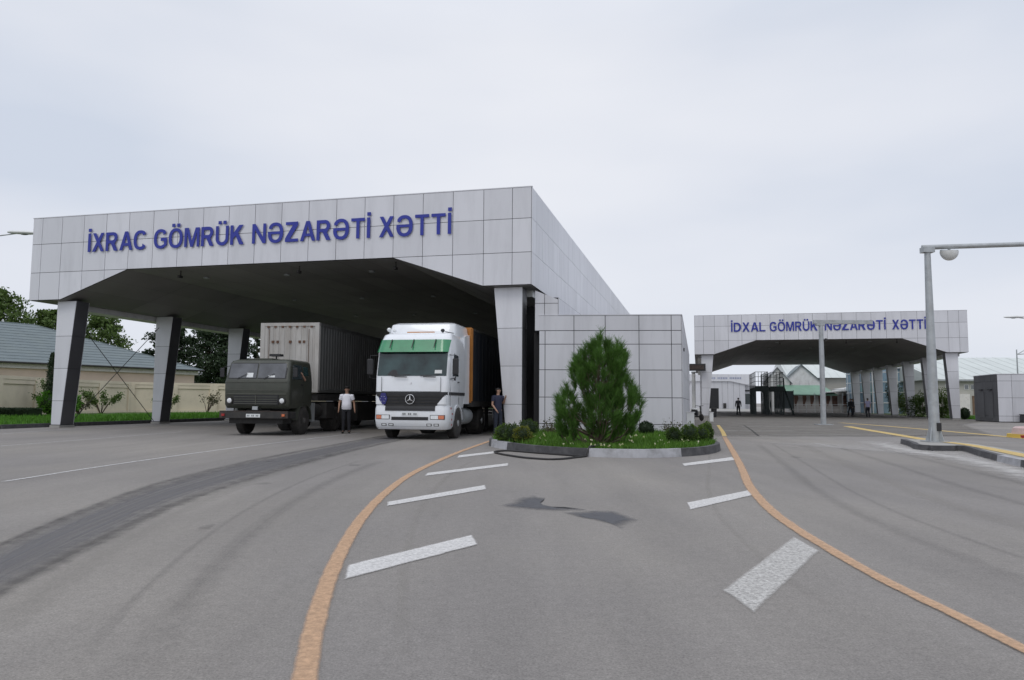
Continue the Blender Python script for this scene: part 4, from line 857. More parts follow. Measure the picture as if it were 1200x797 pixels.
person('man in a white short-sleeved shirt and dark trousers between the lorries',(-6.25,28.3,0),.15,1.76,belly=.06,arms={-1:{'e':(-.27,.03,1.15),'w':(-.285,-.02,.91)},1:{'e':(.27,.03,1.15),'w':(.30,-.02,.90)}},hat='hair')
person('man in a navy T-shirt looking aside, next to the panelled column',(-.50,27.12,0),R(35),1.74,'shirt_navy','jeans','skin_pale',arms={-1:{'e':(-.26,-.02,1.14),'w':(-.20,-.20,.94)},1:{'e':(.27,.04,1.17),'w':(.22,-.16,1.38)}},head=R(35))
person('far figure in a grey jacket walking away under the import canopy',(22.75,74.9,0),R(170),1.78,'shirt_grey','trousers',sleeve=2,fingers=False,legs={-1:{'k':(-.11,-.05,.50),'a':(-.15,.05,.09)},1:{'k':(.11,.02,.50),'a':(.15,.0,.09)}})
person('man in black walking left of the lavender-shirted man under the import canopy',(33.55,73.9,0),R(-60),1.75,'shirt_black','trousers',sleeve=2,fingers=False,legs={-1:{'k':(-.10,-.14,.52),'a':(-.11,-.20,.10)},1:{'k':(.10,.05,.50),'a':(.11,.24,.12)}})
person('second man in black, half behind his companion under the import canopy',(34.2,74.9,0),R(30),1.75,'shirt_black','trousers',sleeve=2,fingers=False)
person('man in a lavender shirt standing with his back turned under the import canopy',(33.3,69.8,0),R(180),1.78,'shirt_lav','trousers',fingers=False)
# driver whose bare arm rests out of the olive cab's window
def kw(x,y): c,s=math.cos(-.15),math.sin(-.15); return (-8.98+x*c-y*s,26.2+x*s+y*c)
dx,dy=kw(.86,1.02)
person('driver with a bare arm out of the olive lorry window',(dx,dy,1.02),-.15,1.6,'shirt_maroon','trousers','skin_pale',head=R(10),arms={1:{'e':(.43,.28,1.02),'w':(.40,.06,1.24)},-1:{'e':(-.22,-.12,1.15),'w':(-.12,-.34,1.2)}},legs={-1:{'k':(-.12,-.42,.72),'a':(-.12,-.46,.34)},1:{'k':(.10,-.42,.72),'a':(.10,-.46,.34)}})

# ------------------------------------------------------------------ foliage
def leaves(pts,size,aspect=.55,flat=.0,up=None,seed=1):
    r=np.random.default_rng(seed); n=len(pts); a=r.normal(size=(n,3)); 
    if up is not None: a=a*(1-up)+np.array([0,0,1])*up
    a/=np.linalg.norm(a,axis=1)[:,None]; b=np.cross(a,r.normal(size=(n,3))); b/=np.linalg.norm(b,axis=1)[:,None]
    s=(size*r.uniform(.6,1.35,n))[:,None]; V=np.stack([pts-a*s*.5,pts+b*s*aspect*.5,pts+a*s*.5,pts-b*s*aspect*.5],1).reshape(-1,3); F=np.arange(n*4).reshape(-1,4); return V,F
def blob_points(c,r,n,seed,shell=.55,lump=.25,fr=2.2):
    q=np.random.default_rng(seed); d=q.normal(size=(n,3)); d/=np.linalg.norm(d,axis=1)[:,None]; rad=q.uniform(shell**3,1,n)**(1/3)
    k=np.array([1+lump*2*(mnoise.noise(Vector(v*fr+seed))) for v in d]); return np.array(c)+d*(rad*k)[:,None]*np.array(r)
def tree(name,label,cat,loc,h,cw_,trunk_h,m='leaf',n=9000,leaf=.22,seed=1,group=None,clumps=26,conic=False,columnar=False):
    t=thing(name,label,cat,(*loc,0),0,group); q=np.random.default_rng(seed)
    tk=MB(); tk.tube([(0,0,-.1),(.05,0,h*.3),(-.04,.05,h*.6),(.02,0,h*.92)],[h*.026,h*.02,h*.012,h*.004],8); pts=[]
    for i in range(clumps):
        f=(i+.5)/clumps; z=trunk_h+(h-trunk_h)*(.04+.94*f); prof=(1-f)**.75*1.05+.06 if conic else math.sin(math.pi*min(1,.16+.84*f))**.6
        a=i*2.4+q.uniform(-.4,.4); rr=cw_/2*prof*q.uniform(.35,.85); c=(rr*math.cos(a),rr*math.sin(a),z); s=cw_*(.20 if not conic else .17)*q.uniform(.7,1.25)*(.5+.5*prof)
        tk.tube([(0,0,max(.3,z-rr*.6)),(c[0]*.55,c[1]*.55,z-rr*.25),c],[h*.008,h*.005,h*.002],5); pts.append(blob_points(c,(s,s,s*(.6 if not conic else .75)),n//clumps,seed*50+i,.25,.45))
    tk.build('trunk','bark',t); V,F=leaves(np.concatenate(pts),leaf,seed=seed); quads('crown',V,F,m,t); return t
def bush(name,label,cat,loc,r,h,m='leaf_box',n=1500,leaf=.045,seed=1,group=None,z0=0,lump=.12):
    t=thing(name,label,cat,(*loc,z0),0,group); MB().tube([(0,0,-.02),(0,0,h*.5)],[.02,.012],6).build('stem','bark',t)
    V,F=leaves(blob_points((0,0,h/2),(r,r,h/2),n,seed,.75,lump,3),leaf,.7,seed=seed); quads('foliage',V,F,m,t)
    # inner body keeps the clipped bush dense
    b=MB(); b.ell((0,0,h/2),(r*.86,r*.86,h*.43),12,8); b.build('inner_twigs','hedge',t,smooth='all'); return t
def open_shrub(name,label,loc,h,wd,m,seed,n=600,leaf=.12,group=None,cat='shrub'):
    t=thing(name,label,cat,(*loc,0),0,group); q=np.random.default_rng(seed); tk=MB(); pts=[]
    for i in range(12):
        a=q.uniform(0,6.28); l=q.uniform(.5,1); tip=np.array([math.cos(a)*wd/2*l,math.sin(a)*wd/2*l,h*q.uniform(.5,1)*(1-.3*l)]); mid=tip*np.array([.4,.4,.6])
        tk.tube([(0,0,0),tuple(mid),tuple(tip)],[.035,.02,.008],5); k=n//12; f=q.uniform(.45,1.05,k)[:,None]; pts.append(mid*(1-f)+tip*f+q.normal(size=(k,3))*.13)
    tk.build('stems','bark',t); V,F=leaves(np.concatenate(pts),leaf,seed=seed); quads('foliage',V,F,m,t); return t

# ------------------------------------------------------------------ planter in front of the annex
PL=spline([(.55,26.9),(-.25,24.2),(-.62,22.1),(-.57,20.9),(-.12,19.5),(.60,18.15),(1.45,17.35),(2.3,17.0),(3.1,16.98),(3.95,17.4),(4.75,18.2),(5.30,19.2),(5.65,20.3),(5.85,22),(6.0,24),(6.08,26.75)],6)
cx=sum(PL)/len(PL)
def kerb_run(path,i0,i1,m,name='kerb',wd=.16,h=.19,center=None,label=None):
    mb=MB(); 
    for i in range(i0,i1):
        a,b=path[i],path[i+1]
        def inn(j):
            d=path[min(j+1,len(path)-1)]-path[max(j-1,0)]; d=d/np.linalg.norm(d); nn=np.array([-d[1],d[0]]); 
            if np.dot(nn,(center if center is not None else cx)-path[j])<0: nn=-nn
            return nn
        na,nb=inn(i),inn(i+1); g=.003
        a2,b2=a+(b-a)*g,b-(b-a)*g
        mb.hexa([(*a2,0),(*b2,0),(*(b2+nb*wd),0),(*(a2+na*wd),0),(*(a2+na*.02),h),(*(b2+nb*.02),h),(*(b2+nb*wd),h),(*(a2+na*wd),h)])
    o=mb.build(name,m); o['kind']='structure'; return o
def idx(pt): return int(np.argmin([np.hypot(p[0]-pt[0],p[1]-pt[1]) for p in PL]))
ks=[0,idx((-.60,20.95)),idx((-.08,19.4)),idx((1.78,17.17)),idx((3.95,17.4)),len(PL)-1]
for a,b,m in zip(ks[:-1],ks[1:],('kerb_dark','kerb_white','kerb_dark','kerb_white','kerb_dark')): kerb_run(PL,a,b,m)
sb=MB(); inner=[p+(cx-p)/np.linalg.norm(cx-p)*.14 for p in PL]; n=len(inner); sb.add([(*p,.15) for p in inner]+[(*p,0) for p in inner],[tuple(range(n))]+[(i,(i+1)%n,n+(i+1)%n,n+i) for i in range(n)]); struct(sb.build('planting_bed','soil'))
# path-in-polygon sampling for the grass
def inpoly(P,x,y):
    c=np.zeros(len(x),bool); j=len(P)-1
    for i in range(len(P)):
        xi,yi=P[i]; xj,yj=P[j]; k=((yi>y)!=(yj>y))&(x<(xj-xi)*(y-yi)/(yj-yi+1e-12)+xi); c^=k; j=i
    return c
def grass(name,poly,n,h,z,m='blade',wd=.012,seed=3):
    q=np.random.default_rng(seed); P=np.array(poly); lo,hi=P.min(0),P.max(0); x=q.uniform(lo[0],hi[0],n*2); y=q.uniform(lo[1],hi[1],n*2); k=inpoly(P,x,y); x,y=x[k][:n],y[k][:n]; n=len(x)
    hh=h*q.uniform(.4,1.2,n)*(1+.5*np.array([mnoise.noise(Vector((a*1.2,b*1.2,0))) for a,b in zip(x,y)])); a=q.uniform(0,6.28,n); lx,ly=q.normal(size=n)*.4*hh,q.normal(size=n)*.4*hh
    b=np.stack([x,y,np.full(n,z)],1); s=np.stack([np.cos(a)*wd,np.sin(a)*wd,np.zeros(n)],1); tip=b+np.stack([lx,ly,hh],1)
    V=np.stack([b-s,b+s,tip],1).reshape(-1,3); o=quads(name,V,np.arange(n*3).reshape(-1,3),m); tag(o,kind='stuff'); return o
tag(grass('grass',inner,26000,.17,.15),'short green grass filling the planter in front of the annex','grass')
q=np.random.default_rng(5); P=np.array(inner); fx=q.uniform(-.5,5.6,90); fy=17.2+q.uniform(0,1,90)**2*6; k=inpoly(P,fx,fy); fp=np.stack([fx[k],fy[k],q.uniform(.24,.33,k.sum())],1); fp=np.repeat(fp,4,0)+q.normal(size=(len(fp)*4,3))*.013
V,F=leaves(fp,.04,.9,seed=4); tag(quads('flowers',V,F,'flower'),'tiny white and yellow flowers scattered in the planter grass','flowers',kind='stuff')
bl=[(-.20,20.35,.24,.50,'leaf_box','ball shrub at the very left tip of the planter'),(.05,19.95,.22,.50,'leaf_boxd','ball shrub second from the left tip of the planter'),(.30,19.55,.24,.46,'leaf_gold','golden ball shrub, third from the left tip of the planter'),(.50,22.3,.28,.60,'leaf_boxd','ball shrub by the column foot, behind the left group'),
 (4.25,19.6,.20,.46,'leaf_boxd','ball shrub standing apart just left of the right-hand group, over the white kerb'),(4.76,19.95,.24,.54,'leaf_box','tallest ball shrub of the right-hand group, over the dark kerb'),(5.12,20.2,.22,.48,'leaf_box','ball shrub in the middle of the right-hand group'),(5.36,20.7,.21,.50,'leaf_boxd','ball shrub one from the right end of the planter'),(5.60,21.5,.20,.54,'leaf_box','ball shrub at the far right tip of the planter')]
for i,(x,y,r_,h_,m_,lb) in enumerate(bl): bush('ball_shrub',lb,'shrub',(x,y),r_,h_,m_,2200,.036,10+i,'clipped ball shrubs in the planter',.15,.22)
b_=bush('box_shrub','dark square-clipped shrub right of the pine, against the annex wall','shrub',(4.35,24.2),.26,.50,'hedge',1500,.04,30,None,.15,.08)
open_shrub('flowering_shrub','low reddish flowering shrub left of the pine by the annex wall',(1.30,24.8),.62,.55,'leaf_red',31,500,.06)
open_shrub('flowering_shrub','low reddish flowering shrub right of the pine by the annex corner',(5.4,25.2),.60,.5,'leaf_red',32,500,.06)
# the young pine: many upright shoots, each a brush of needles
def pine(label,loc):
    t=thing('pine_tree',label,'tree',(*loc,.12)); t.scale=(1.06,1.06,1.11); q=np.random.default_rng(11); tk=MB(); shoots=[]
    lobes=[((.06,0,1.45),(.48,.48,.80),92),((-.70,.0,.55),(.27,.32,.66),58),((.62,.05,.80),(.36,.42,.62),66),((.14,-.05,.60),(.50,.50,.60),74),((.42,.05,1.72),(.24,.28,.46),34),((-.36,0,1.60),(.24,.28,.50),34),((.05,0,2.0),(.22,.22,.36),12)]
    for (c,r_,n) in lobes:
        c=np.array(c); r_=np.array(r_)
        for i in range(n):
            d=q.normal(size=3); d/=np.linalg.norm(d); rad=q.uniform(.35,1)**.45; p=c+d*rad*r_
            if p[2]<.12: p[2]=q.uniform(.10,.4)
            out_=np.array([p[0],p[1],0])*.16+d*.16; dr=np.array([0,0,1.0])+out_; dr/=np.linalg.norm(dr); shoots.append((p,dr,q.uniform(.16,.30)))
    for x,y,z,l in ((.06,0,2.22,.40),(-.14,.05,2.10,.28),(.26,.0,2.12,.30),(.54,.05,1.95,.32),(.42,-.1,1.98,.28),(-.42,0,1.92,.24),(-.52,0,1.75,.26),(-.72,0,1.08,.26),(-.24,-.1,2.02,.26),(.78,0,1.25,.25),(.9,0,.95,.22)): shoots.append((np.array([x,y,z]),np.array([0,0,1.0]),l))
    tk.tube([(0,0,-.1),(.03,0,.9),(0,0,1.6),(.03,0,2.5)],[.055,.04,.026,.008],8)
    for i,(p,dr,l) in enumerate(shoots):
        if i%3==0: tk.tube([(p[0]*.15,p[1]*.15,max(.05,p[2]-.45)),(p[0]*.7,p[1]*.7,p[2]-.25),tuple(p)],[.018,.012,.006],5)
        tk.tube([tuple(p),tuple(p+dr*l)],[.008,.005],4)
    tk.build('trunk','bark',t)
    Vs=[]
    for p,dr,l in shoots:
        n=120; f=q.uniform(0,1,n); b=p+dr*(f*l)[:,None]; d=q.normal(size=(n,3)); d-= (d@dr)[:,None]*dr; d/=np.linalg.norm(d,axis=1)[:,None]
        nd=d*q.uniform(.30,.75,n)[:,None]+dr*q.uniform(.6,1.0,n)[:,None]; nd/=np.linalg.norm(nd,axis=1)[:,None]; ln_=q.uniform(.13,.22,n)[:,None]; s=np.cross(nd,q.normal(size=(n,3))); s/=np.linalg.norm(s,axis=1)[:,None]
        tip=b+nd*ln_+np.array([0,0,-1])*ln_*q.uniform(0,.2,n)[:,None]; Vs.append(np.stack([b-s*.0038,b+s*.0038,tip+s*.0015,tip-s*.0015],1))
    V=np.concatenate(Vs).reshape(-1,3); quads('crown',V,np.arange(len(V)).reshape(-1,4),'pine',t)
pine('bushy young pine standing in the planter in front of the annex',(2.16,18.6))
# hose lying over the kerb
hp_=spline([(2.15,18.3),(1.95,17.5),(1.78,17.22),(1.62,16.95),(1.47,16.75),(1.12,16.25),(.8,16.12),(.4,16.4),(.08,16.9),(-.29,17.74),(-.40,18.40),(-.12,18.80),(.2,18.55),(.65,18.05),(1.2,17.5),(1.50,17.2),(1.68,17.13),(1.95,17.45),(2.3,18.2)],6)
def hz(p): 
    i=inpoly(np.array(PL),np.array([p[0]]),np.array([p[1]]))[0]; return .23 if i else .024
hv=[(float(p[0]),float(p[1]),hz(p)) for p in hp_]; hv=[(a[0],a[1],(hv[max(i-1,0)][2]+a[2]+hv[min(i+1,len(hv)-1)][2])/3) for i,a in enumerate(hv)]
tag(MB().tube(hv,.022,8).build('hose','hose',smooth=True),'black hose looped on the asphalt and over the planter kerb','hose')

# ------------------------------------------------------------------ left side: verge, wall, long building, trees
vg=[fa(.70,-14),fa(.70,46),fa(.70,120),(-60,140),(-140,100),(-140,10)]
vm_=MB(); vm_.add([(*p,.10) for p in vg],[tuple(range(len(vg)))]); struct(vm_.build('lawn','lawn'))
kp=[np.array(fa(.78,-1.6+1.0*k)) for k in range(0,50)]; kerb_run(kp,0,49,'kerb_dark',center=np.array((-60,60)),h=.17)
kp=[np.array(fa(.78,-14+1.0*k)) for k in range(0,13)]; kerb_run(kp,0,12,'kerb_white',center=np.array((-60,30)),h=.17)
tag(grass('grass',[fa(.5,-2),fa(.5,40),fa(-8,40),fa(-12,-2)],30000,.22,.10,'leaf_bright',.03,9),'bright lawn grass between the left kerb and the cream wall','grass')
wall_pts=[(-30.5,33),(-32.7,47.5),(-33.9,57),(-33.0,64.5),(-27.5,68.8),(-21.0,72.0),(-13.0,75.5),(-3,79)]
fw=thing('boundary_wall','cream rendered wall with capped piers and sunken panels behind the lawn','wall')
for i in range(len(wall_pts)-1):
    a,b=np.array(wall_pts[i],float),np.array(wall_pts[i+1],float); l=float(np.linalg.norm(b-a)); d=(b-a)/l; nn=np.array([d[1],-d[0]])
    if np.dot(nn,-a)<0: nn=-nn
    def bx(m,s0,s1,o0,o1,z0,z1): 
        p=[a+d*s0+nn*o0,a+d*s1+nn*o0,a+d*s1+nn*o1,a+d*s0+nn*o1]; m.hexa([(*q_,z0) for q_ in p]+[(*q_,z1) for q_ in p])
    m=MB(); bx(m,0,l,-.15,.0,0,2.5); m.build('wall_panel','cream',fw)
    m=MB(); bx(m,-.05,l+.05,-.22,.10,2.5,2.72); m.build('coping','cream',fw)
    n=max(2,int(l/4)); 
    m=MB()
    for k in range(n+1): s=l*k/n; bx(m,s-.35,s+.35,.003,.12,.0,2.498)
    bx(m,.0,l,.004,.07,2.2,2.497); bx(m,.0,l,.004,.07,.0,.3); m.build('pier','cream',fw)
# long building with a hipped green roof, parallel to the wall but behind it
lb=thing('long_building','long low building with a green metal hip roof behind the cream wall','building')
e0,e1=np.array((-45.5,52.0)),np.array((-31.5,76.0)); d=(e1-e0)/np.linalg.norm(e1-e0); nn=np.array([-d[1],d[0]]); l=float(np.linalg.norm(e1-e0)); e0=e0-d*25; l+=25
def lp(s,o,z): p=e0+d*s+nn*o; return (p[0],p[1],z)
MB().hexa([lp(.6,.6,0),lp(l-.6,.6,0),lp(l-.6,13.4,0),lp(.6,13.4,0),lp(.6,.6,4.0),lp(l-.6,.6,4.0),lp(l-.6,13.4,4.0),lp(.6,13.4,4.0)]).build('wall','peach',lb)
m=MB(); m.hexa([lp(.3,.35,3.72),lp(l-.3,.35,3.72),lp(l-.3,13.6,3.72),lp(.3,13.6,3.72),lp(.3,.35,4.12),lp(l-.3,.35,4.12),lp(l-.3,13.6,4.12),lp(.3,13.6,4.12)]); m.build('eaves_board','fascia_white',lb)
m=MB(); ze,zr_=4.22,8.0
m.add([lp(0,0,ze),lp(l,0,ze),lp(l,14,ze),lp(0,14,ze),lp(7,7,zr_),lp(l-13,7,zr_),lp(0,0,ze-.1),lp(l,0,ze-.1),lp(l,14,ze-.1),lp(0,14,ze-.1)],[(0,1,5,4),(1,2,5),(2,3,4,5),(3,0,4),(0,1,7,6),(1,2,8,7),(2,3,9,8),(3,0,6,9),(6,7,8,9)])
ro=m.build('roof','roof_green',lb)
rm=MB()
for k in range(1,14):   # horizontal sheet laps on the slope facing us
    f=k/14; a=Vector(lp(7*f,7*f,ze+(zr_-ze)*f+.02)); b=Vector(lp(l-13*f,7*f,ze+(zr_-ze)*f+.02)); rm.tube([a,b],.012,4)
a=Vector(lp(l,0,ze)); b=Vector(lp(l-13,7,zr_)); rm.tube([a,b],.06,5); rm.tube([b,Vector(lp(7,7,zr_))],.06,5); rm.build('sheet_laps','roof_green',ro)
m=MB(); m.tube([lp(0,-.08,ze-.06),lp(l,-.08,ze-.06)],.09,6); m.build('gutter','chassis',lb)
# hedge, shrubs
hd=thing('hedge','long dark clipped hedge along the left kerb','hedge',(-29.2,44.6,.1),-YAW)
hedge_pts=np.concatenate([np.stack([q.uniform(-9.5,1.0,9000),q.uniform(-.55,.55,9000),np.full(9000,.52)+q.normal(size=9000)*.03],1),np.stack([q.uniform(-9.5,1.0,8000),np.full(8000,-.55)+q.normal(size=8000)*.03,q.uniform(0,.54,8000)],1)])
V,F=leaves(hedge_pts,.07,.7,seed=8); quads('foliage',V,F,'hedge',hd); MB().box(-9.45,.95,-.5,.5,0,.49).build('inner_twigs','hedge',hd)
bush('round_shrub','bright green rounded shrub behind the dark hedge','shrub',(-30.6,50.5),1.35,1.75,'leaf_bright',4500,.12,41,None,.1,.15)
open_shrub('rose_shrub','tall thin shrub rising behind the bright green shrub',(-32.1,52.0),3.2,2.3,'leaf',42,1100,.15)
open_shrub('rose_shrub','reddish bush between the bright shrub and the cypress',(-31.0,53.5),1.7,1.8,'leaf_red',43,700,.14)
open_shrub('wide_shrub','wide spreading shrub between the first two left columns',(-31.3,57.0),2.4,3.6,'leaf',44,1500,.16)
open_shrub('wide_shrub','smaller shrub beside the second left column',(-29.2,63.5),1.9,2.4,'leaf',45,900,.16)
open_shrub('thin_shrub','thin young shrub right of the second left column',(-26.0,63.8),2.8,2.2,'leaf_red',46,450,.14)
t=thing('cypress_tree','narrow dark columnar cypress beside the first column','tree',(-30.9,50.0,.1)); MB().tube([(0,0,-.1),(0,0,3.6)],[.07,.02],6).build('trunk','bark',t)
cpts=[]
for i in range(24): f=i/23; r_=.36*(math.sin(math.pi*(.12+.80*f))**.6); cpts.append(blob_points((0,0,.15+3.9*f),(r_,r_,.25),260,60+i,.5,.2))
V,F=leaves(np.concatenate(cpts),.09,.6,seed=60); quads('crown',V,F,'leaf_dark',t)
# trees behind the building
tree('broadleaf_tree','tall leafy tree at the left edge behind the green roof','tree',(-52.5,74),12.2,9,3,'leaf',14000,.36,51,'trees behind the green roof',34)
tree('broadleaf_tree','shorter dark-leaved tree just left of the first column','tree',(-47.2,76),10.3,7,3,'leaf',11000,.36,52,'trees behind the green roof',30)
tree('broadleaf_tree','leafy tree reaching out right of the first column','tree',(-44.6,80),10.4,7.2,2.5,'leaf',9000,.34,53,'trees behind the green roof',26)
tree('conifer_tree','dark conifer left of the second left column','tree',(-39.6,86),10.6,5.6,2,'leaf_dark',11000,.32,54,'dark conifers behind the export hall',34)
tree('conifer_tree','widest dark conifer, right of the second left column','tree',(-35.0,86),10.9,7.0,1,'leaf_dark',13000,.32,55,'dark conifers behind the export hall',36)
tree('conifer_tree','rounded dark conifer between the second and third columns','tree',(-32.0,85),10.0,5.0,1,'leaf_dark',11000,.30,56,'dark conifers behind the export hall',32)
tree('conifer_tree','slim spire-shaped conifer nearest the third column','tree',(-30.2,88),10.6,2.2,1,'leaf_dark',8000,.24,57,'dark conifers behind the export hall',26,conic=True)
fb_=thing('distant_building','pale distant building behind the third column','building',(-33,120,0),-.2); MB().box(-3,14,0,8,0,6.2).build('wall','beige',fb_); MB().prism([(-.4,6.2),(8.4,6.2),(4,7.6)],-3.4,14.4,'x').build('roof','roof_green',fb_)

# ------------------------------------------------------------------ poles, lamps, gantries
def street_lamp(label,loc,h,heads,rz=0,group='street lamps'):
    t=thing('street_lamp',label,'street lamp',(*loc,0),rz,group); MB().tube([(0,0,0),(0,0,h*.5),(0,0,h)],[.10,.075,.05],12).build('pole','galv',t,smooth=True)
    for (x,y,z) in heads:
        MB().tube([(0,0,h-.5),(x*.3,y*.3,h-.05+z*.4),(x*.75,y*.75,h+z)],[.045,.04,.03],8).build('arm','galv',t,smooth=True)
        m=MB(); p=Vector((x*.62,y*.62,h+z)); q_=Vector((x,y,h+z-.02)); d_=(q_-p); sd_=Vector((-d_.y,d_.x,0)).normalized()
        rr=[]
        for f,wd,th in ((0,.06,.05),(.15,.14,.09),(.55,.17,.11),(.9,.12,.07),(1,.04,.03)):
            c=p+d_*f; rr.append([tuple(c+sd_*wd*math.cos(2*math.pi*k/12)+Vector((0,0,th*math.sin(2*math.pi*k/12)+ .05))) for k in range(12)])
        m.loft(rr); hd_=m.build('lamp_head','white_metal',t,smooth=True)
        c=p+d_*.52; MB().ell((c.x,c.y,c.z-.03),(.22 if abs(d_.x)>abs(d_.y) else .12,.12 if abs(d_.x)>abs(d_.y) else .22,.05)).build('glass_bowl','glass',hd_,smooth='all')
    return t
street_lamp('double-headed street lamp whose heads reach in at the left edge',(-28.6,37.5),9.3,[(4.1,.5,.45),(2.9,-2.6,.75),(-3.4,0,.5)])
street_lamp('street lamp standing behind the grey kiosk',(51.7,76.0),6.9,[(3.0,-1.0,.3),(2.4,-2.2,-1.0)])
street_lamp('street lamp reaching in from the right edge above the kiosk',(44.2,60),8.0,[(-4.1,.3,.35),(3,0,.4)])
# near gantry post with horizontal boom
gp=thing('gantry_mast','tall grey gantry post with a long boom and dome camera, on the kerbed island','gantry',(12.66,22.40,.12))
m=MB(); m.tube([(0,0,.02),(0,0,2.0),(0,0,5.85)],[.155,.135,.085],14); m.build('post','galv',gp,smooth=True)
m=MB(); m.box(-.28,.28,-.28,.28,.0,.04)
for a in range(4):
    c,s=math.cos(a*math.pi/2+.6),math.sin(a*math.pi/2+.6); m.prism([(0.14,.04),(.27,.04),(.14,.5)],-.012,.012,'y'); 
    k=len(m.v)-6; 
    for i in range(k,len(m.v)): x,y,z=m.v[i]; m.v[i]=(x*c-y*s,x*s+y*c,z)
m.build('base_plate','galv',gp)
MB().box(-.01,.11,-.19,-.13,.34,.58).build('switch_box','black',gp)
m=MB(); m.tube([(-.16,0,5.90),(4.5,-.6,5.97),(9.5,-1.25,6.05)],[.075,.07,.06],10); m.box(-.17,.17,-.12,.12,5.74,5.90); m.build('boom','galv',gp,smooth=True)
m=MB(); m.tube([(.62,-.08,5.90),(.62,-.08,5.80)],.04,8); m.box(.36,.88,-.12,-.04,5.76,5.81); co=m.build('camera_bracket','galv',gp)
m=MB(); rr=[]
for i in range(8): a=i/7*math.pi/2; rr.append(ring((.62,-.08,5.77-.28*math.sin(a)),.26*math.cos(a)+.01,.2*math.cos(a)+.01,16))
m.loft(rr); m.build('dome_camera','white_metal',co,smooth=True)
p2=thing('gantry_mast','slender pale post with a flat crossbar in front of the import canopy','gantry',(18.36,44.0,0))
MB().tube([(0,0,0),(0,0,6.0)],[.16,.13],12).build('post','galv',p2,smooth=True); MB().box(-.45,.45,-.3,.3,0,.05).build('base_plate','galv',p2)
m=MB(); m.box(-.45,3.05,-.10,.10,5.98,6.20); m.box(-.3,.2,-.14,.14,5.86,5.98); m.build('crossbar','galv',p2); MB().box(.20,.28,-.15,0,4.95,5.10).build('small_camera','chassis',p2)
# kerbed island under the near gantry
il=[(12.35,23.8),(11.65,21.9),(11.2,20.9),(11.12,20.4),(11.4,20.22),(12.0,20.18),(11.95,19.7),(11.19,17.87),(10.55,16.1),(9.9,14.0),(8.9,11)]
ir=[(13.0,24.0),(13.35,22.8),(13.3,21.8),(13.2,21.2),(13.1,20.9),(12.95,20.4),(12.85,19.9),(12.2,17.87),(11.55,16.1),(10.9,14.0),(9.9,11)]
ip=[np.array(p) for p in spline(il,4)]; kerb_run(ip,0,31,'kerb_dark',center=np.array((16,18)),h=.15); kerb_run(ip,31,34,'kerb_white',center=np.array((16,16)),h=.15); kerb_run(ip,34,len(ip)-1,'kerb_dark',center=np.array((16,16)),h=.15); line('yellow_line',[(12.9,22.2),(12.62,20.6),(12.0,18.6),(11.2,16.2),(10.5,14.2),(9.6,11.6)],[.40,.46],.142,'o_yellow2')
irp=[np.array(p) for p in spline(ir,4)]; m=MB(); n=len(ip); m.add([(*(p+np.array([.12,0])),.13) for p in ip]+[(*p,.13) for p in irp]+[(*p,0) for p in irp],[(i,i+1,n+i+1,n+i) for i in range(n-1)]+[(n+i,n+i+1,2*n+i+1,2*n+i) for i in range(n-1)]); struct(m.build('traffic_island','concrete'))
m=MB(); m.tube([(17.2,21.3,.0),(17.35,21.2,.5),(17.9,20.8,.62),(18.6,20.4,.6)],[.07,.07,.07,.07],8); 
# rounded kerb nose at the right edge, painted yellow and red
nz_=thing('kerb_nose','rounded concrete kerb nose painted yellow and red at the right edge','kerb',(19.75,28.6,0)); m=MB(); m.loft([ring((0,0,0),.62,.9,20),ring((0,0,.14),.60,.88,20)]); m.box(.05,4,-.9,.9,0,.139); m.build('nose','yellow',nz_,smooth=True)
m=MB(); m.loft([ring((.1,0,.142),.56,.80,20),ring((.1,0,.36),.50,.74,20),ring((.1,0,.42),.40,.64,20)]); m.box(.15,4,-.70,.70,.142,.418); m.build('raised_top','rose_kerb',nz_,smooth=True); MB().box(-.55,-.2,-.925,-.3,.02,.11).build('red_patch','red',nz_)

# display board, posts and scooter at the foot of the import canopy
db=thing('display_board','dark electronic display board hung on the left import column','display',(*fb(-.25,.12),4.05),-YAW); MB().box(-.85,1.15,-.35,.0,0,.62).build('case','black',db,bevel=.02); MB().box(-.70,1.0,-.37,-.352,.12,.50).build('screen','rust_dull',db)
MB().tube([(-.35,.08,.3),(-.35,.3,.3)],.03,6).build('bracket','black',db)
wp=thing('white_pipe','white vertical duct beside the left import column','duct',(*fb(-.15,1.6),0),-YAW); MB().tube([(0,0,0),(0,0,3.9)],.16,12).build('pipe','white_metal',wp,smooth=True); MB().tube([(0,0,3.9),(0,0,4.05)],.2,12).build('collar','galv',wp,smooth=True)
for i,(x,y,w_,h_,lb_) in enumerate(((8.16,34.2,.36,.80,'white block post beside the planter end'),(13.35,50.0,.26,.60,'small white post at the foot of the left import column'))):
    t=thing('bollard',lb_,'bollard',(x,y,0),0,'white posts'); MB().box(-w_/2,w_/2,-.12,.12,0,h_).build('post','white_metal',t,bevel=.02); MB().box(-w_/2-.03,w_/2+.03,-.15,.15,h_,h_+.03).build('top','white_metal',t,bevel=.01)
scx,scy=12.9,52.0
st_=thing('scooter','dark scooter with a pale seat parked beside the left import column','scooter',(scx,scy,0),R(20))
for y in (-.55,.55): 
    wo=MB().lathe_x([(-.05,.13),(-.05,.22),(0,.25),(.05,.22),(.05,.13)],(0,y,.25),18).build('wheel','rubber',st_,smooth=True)
m=MB(); m.loft([ring((0,.25,.35),.16,.36),ring((0,.28,.55),.18,.38),ring((0,.30,.72),.15,.34)]); m.box(-.15,.15,-.3,.1,.25,.33); m.tube([(0,-.55,.25),(0,-.42,.95),(0,-.38,1.02)],.05,8); m.build('body','black',st_,smooth=True)
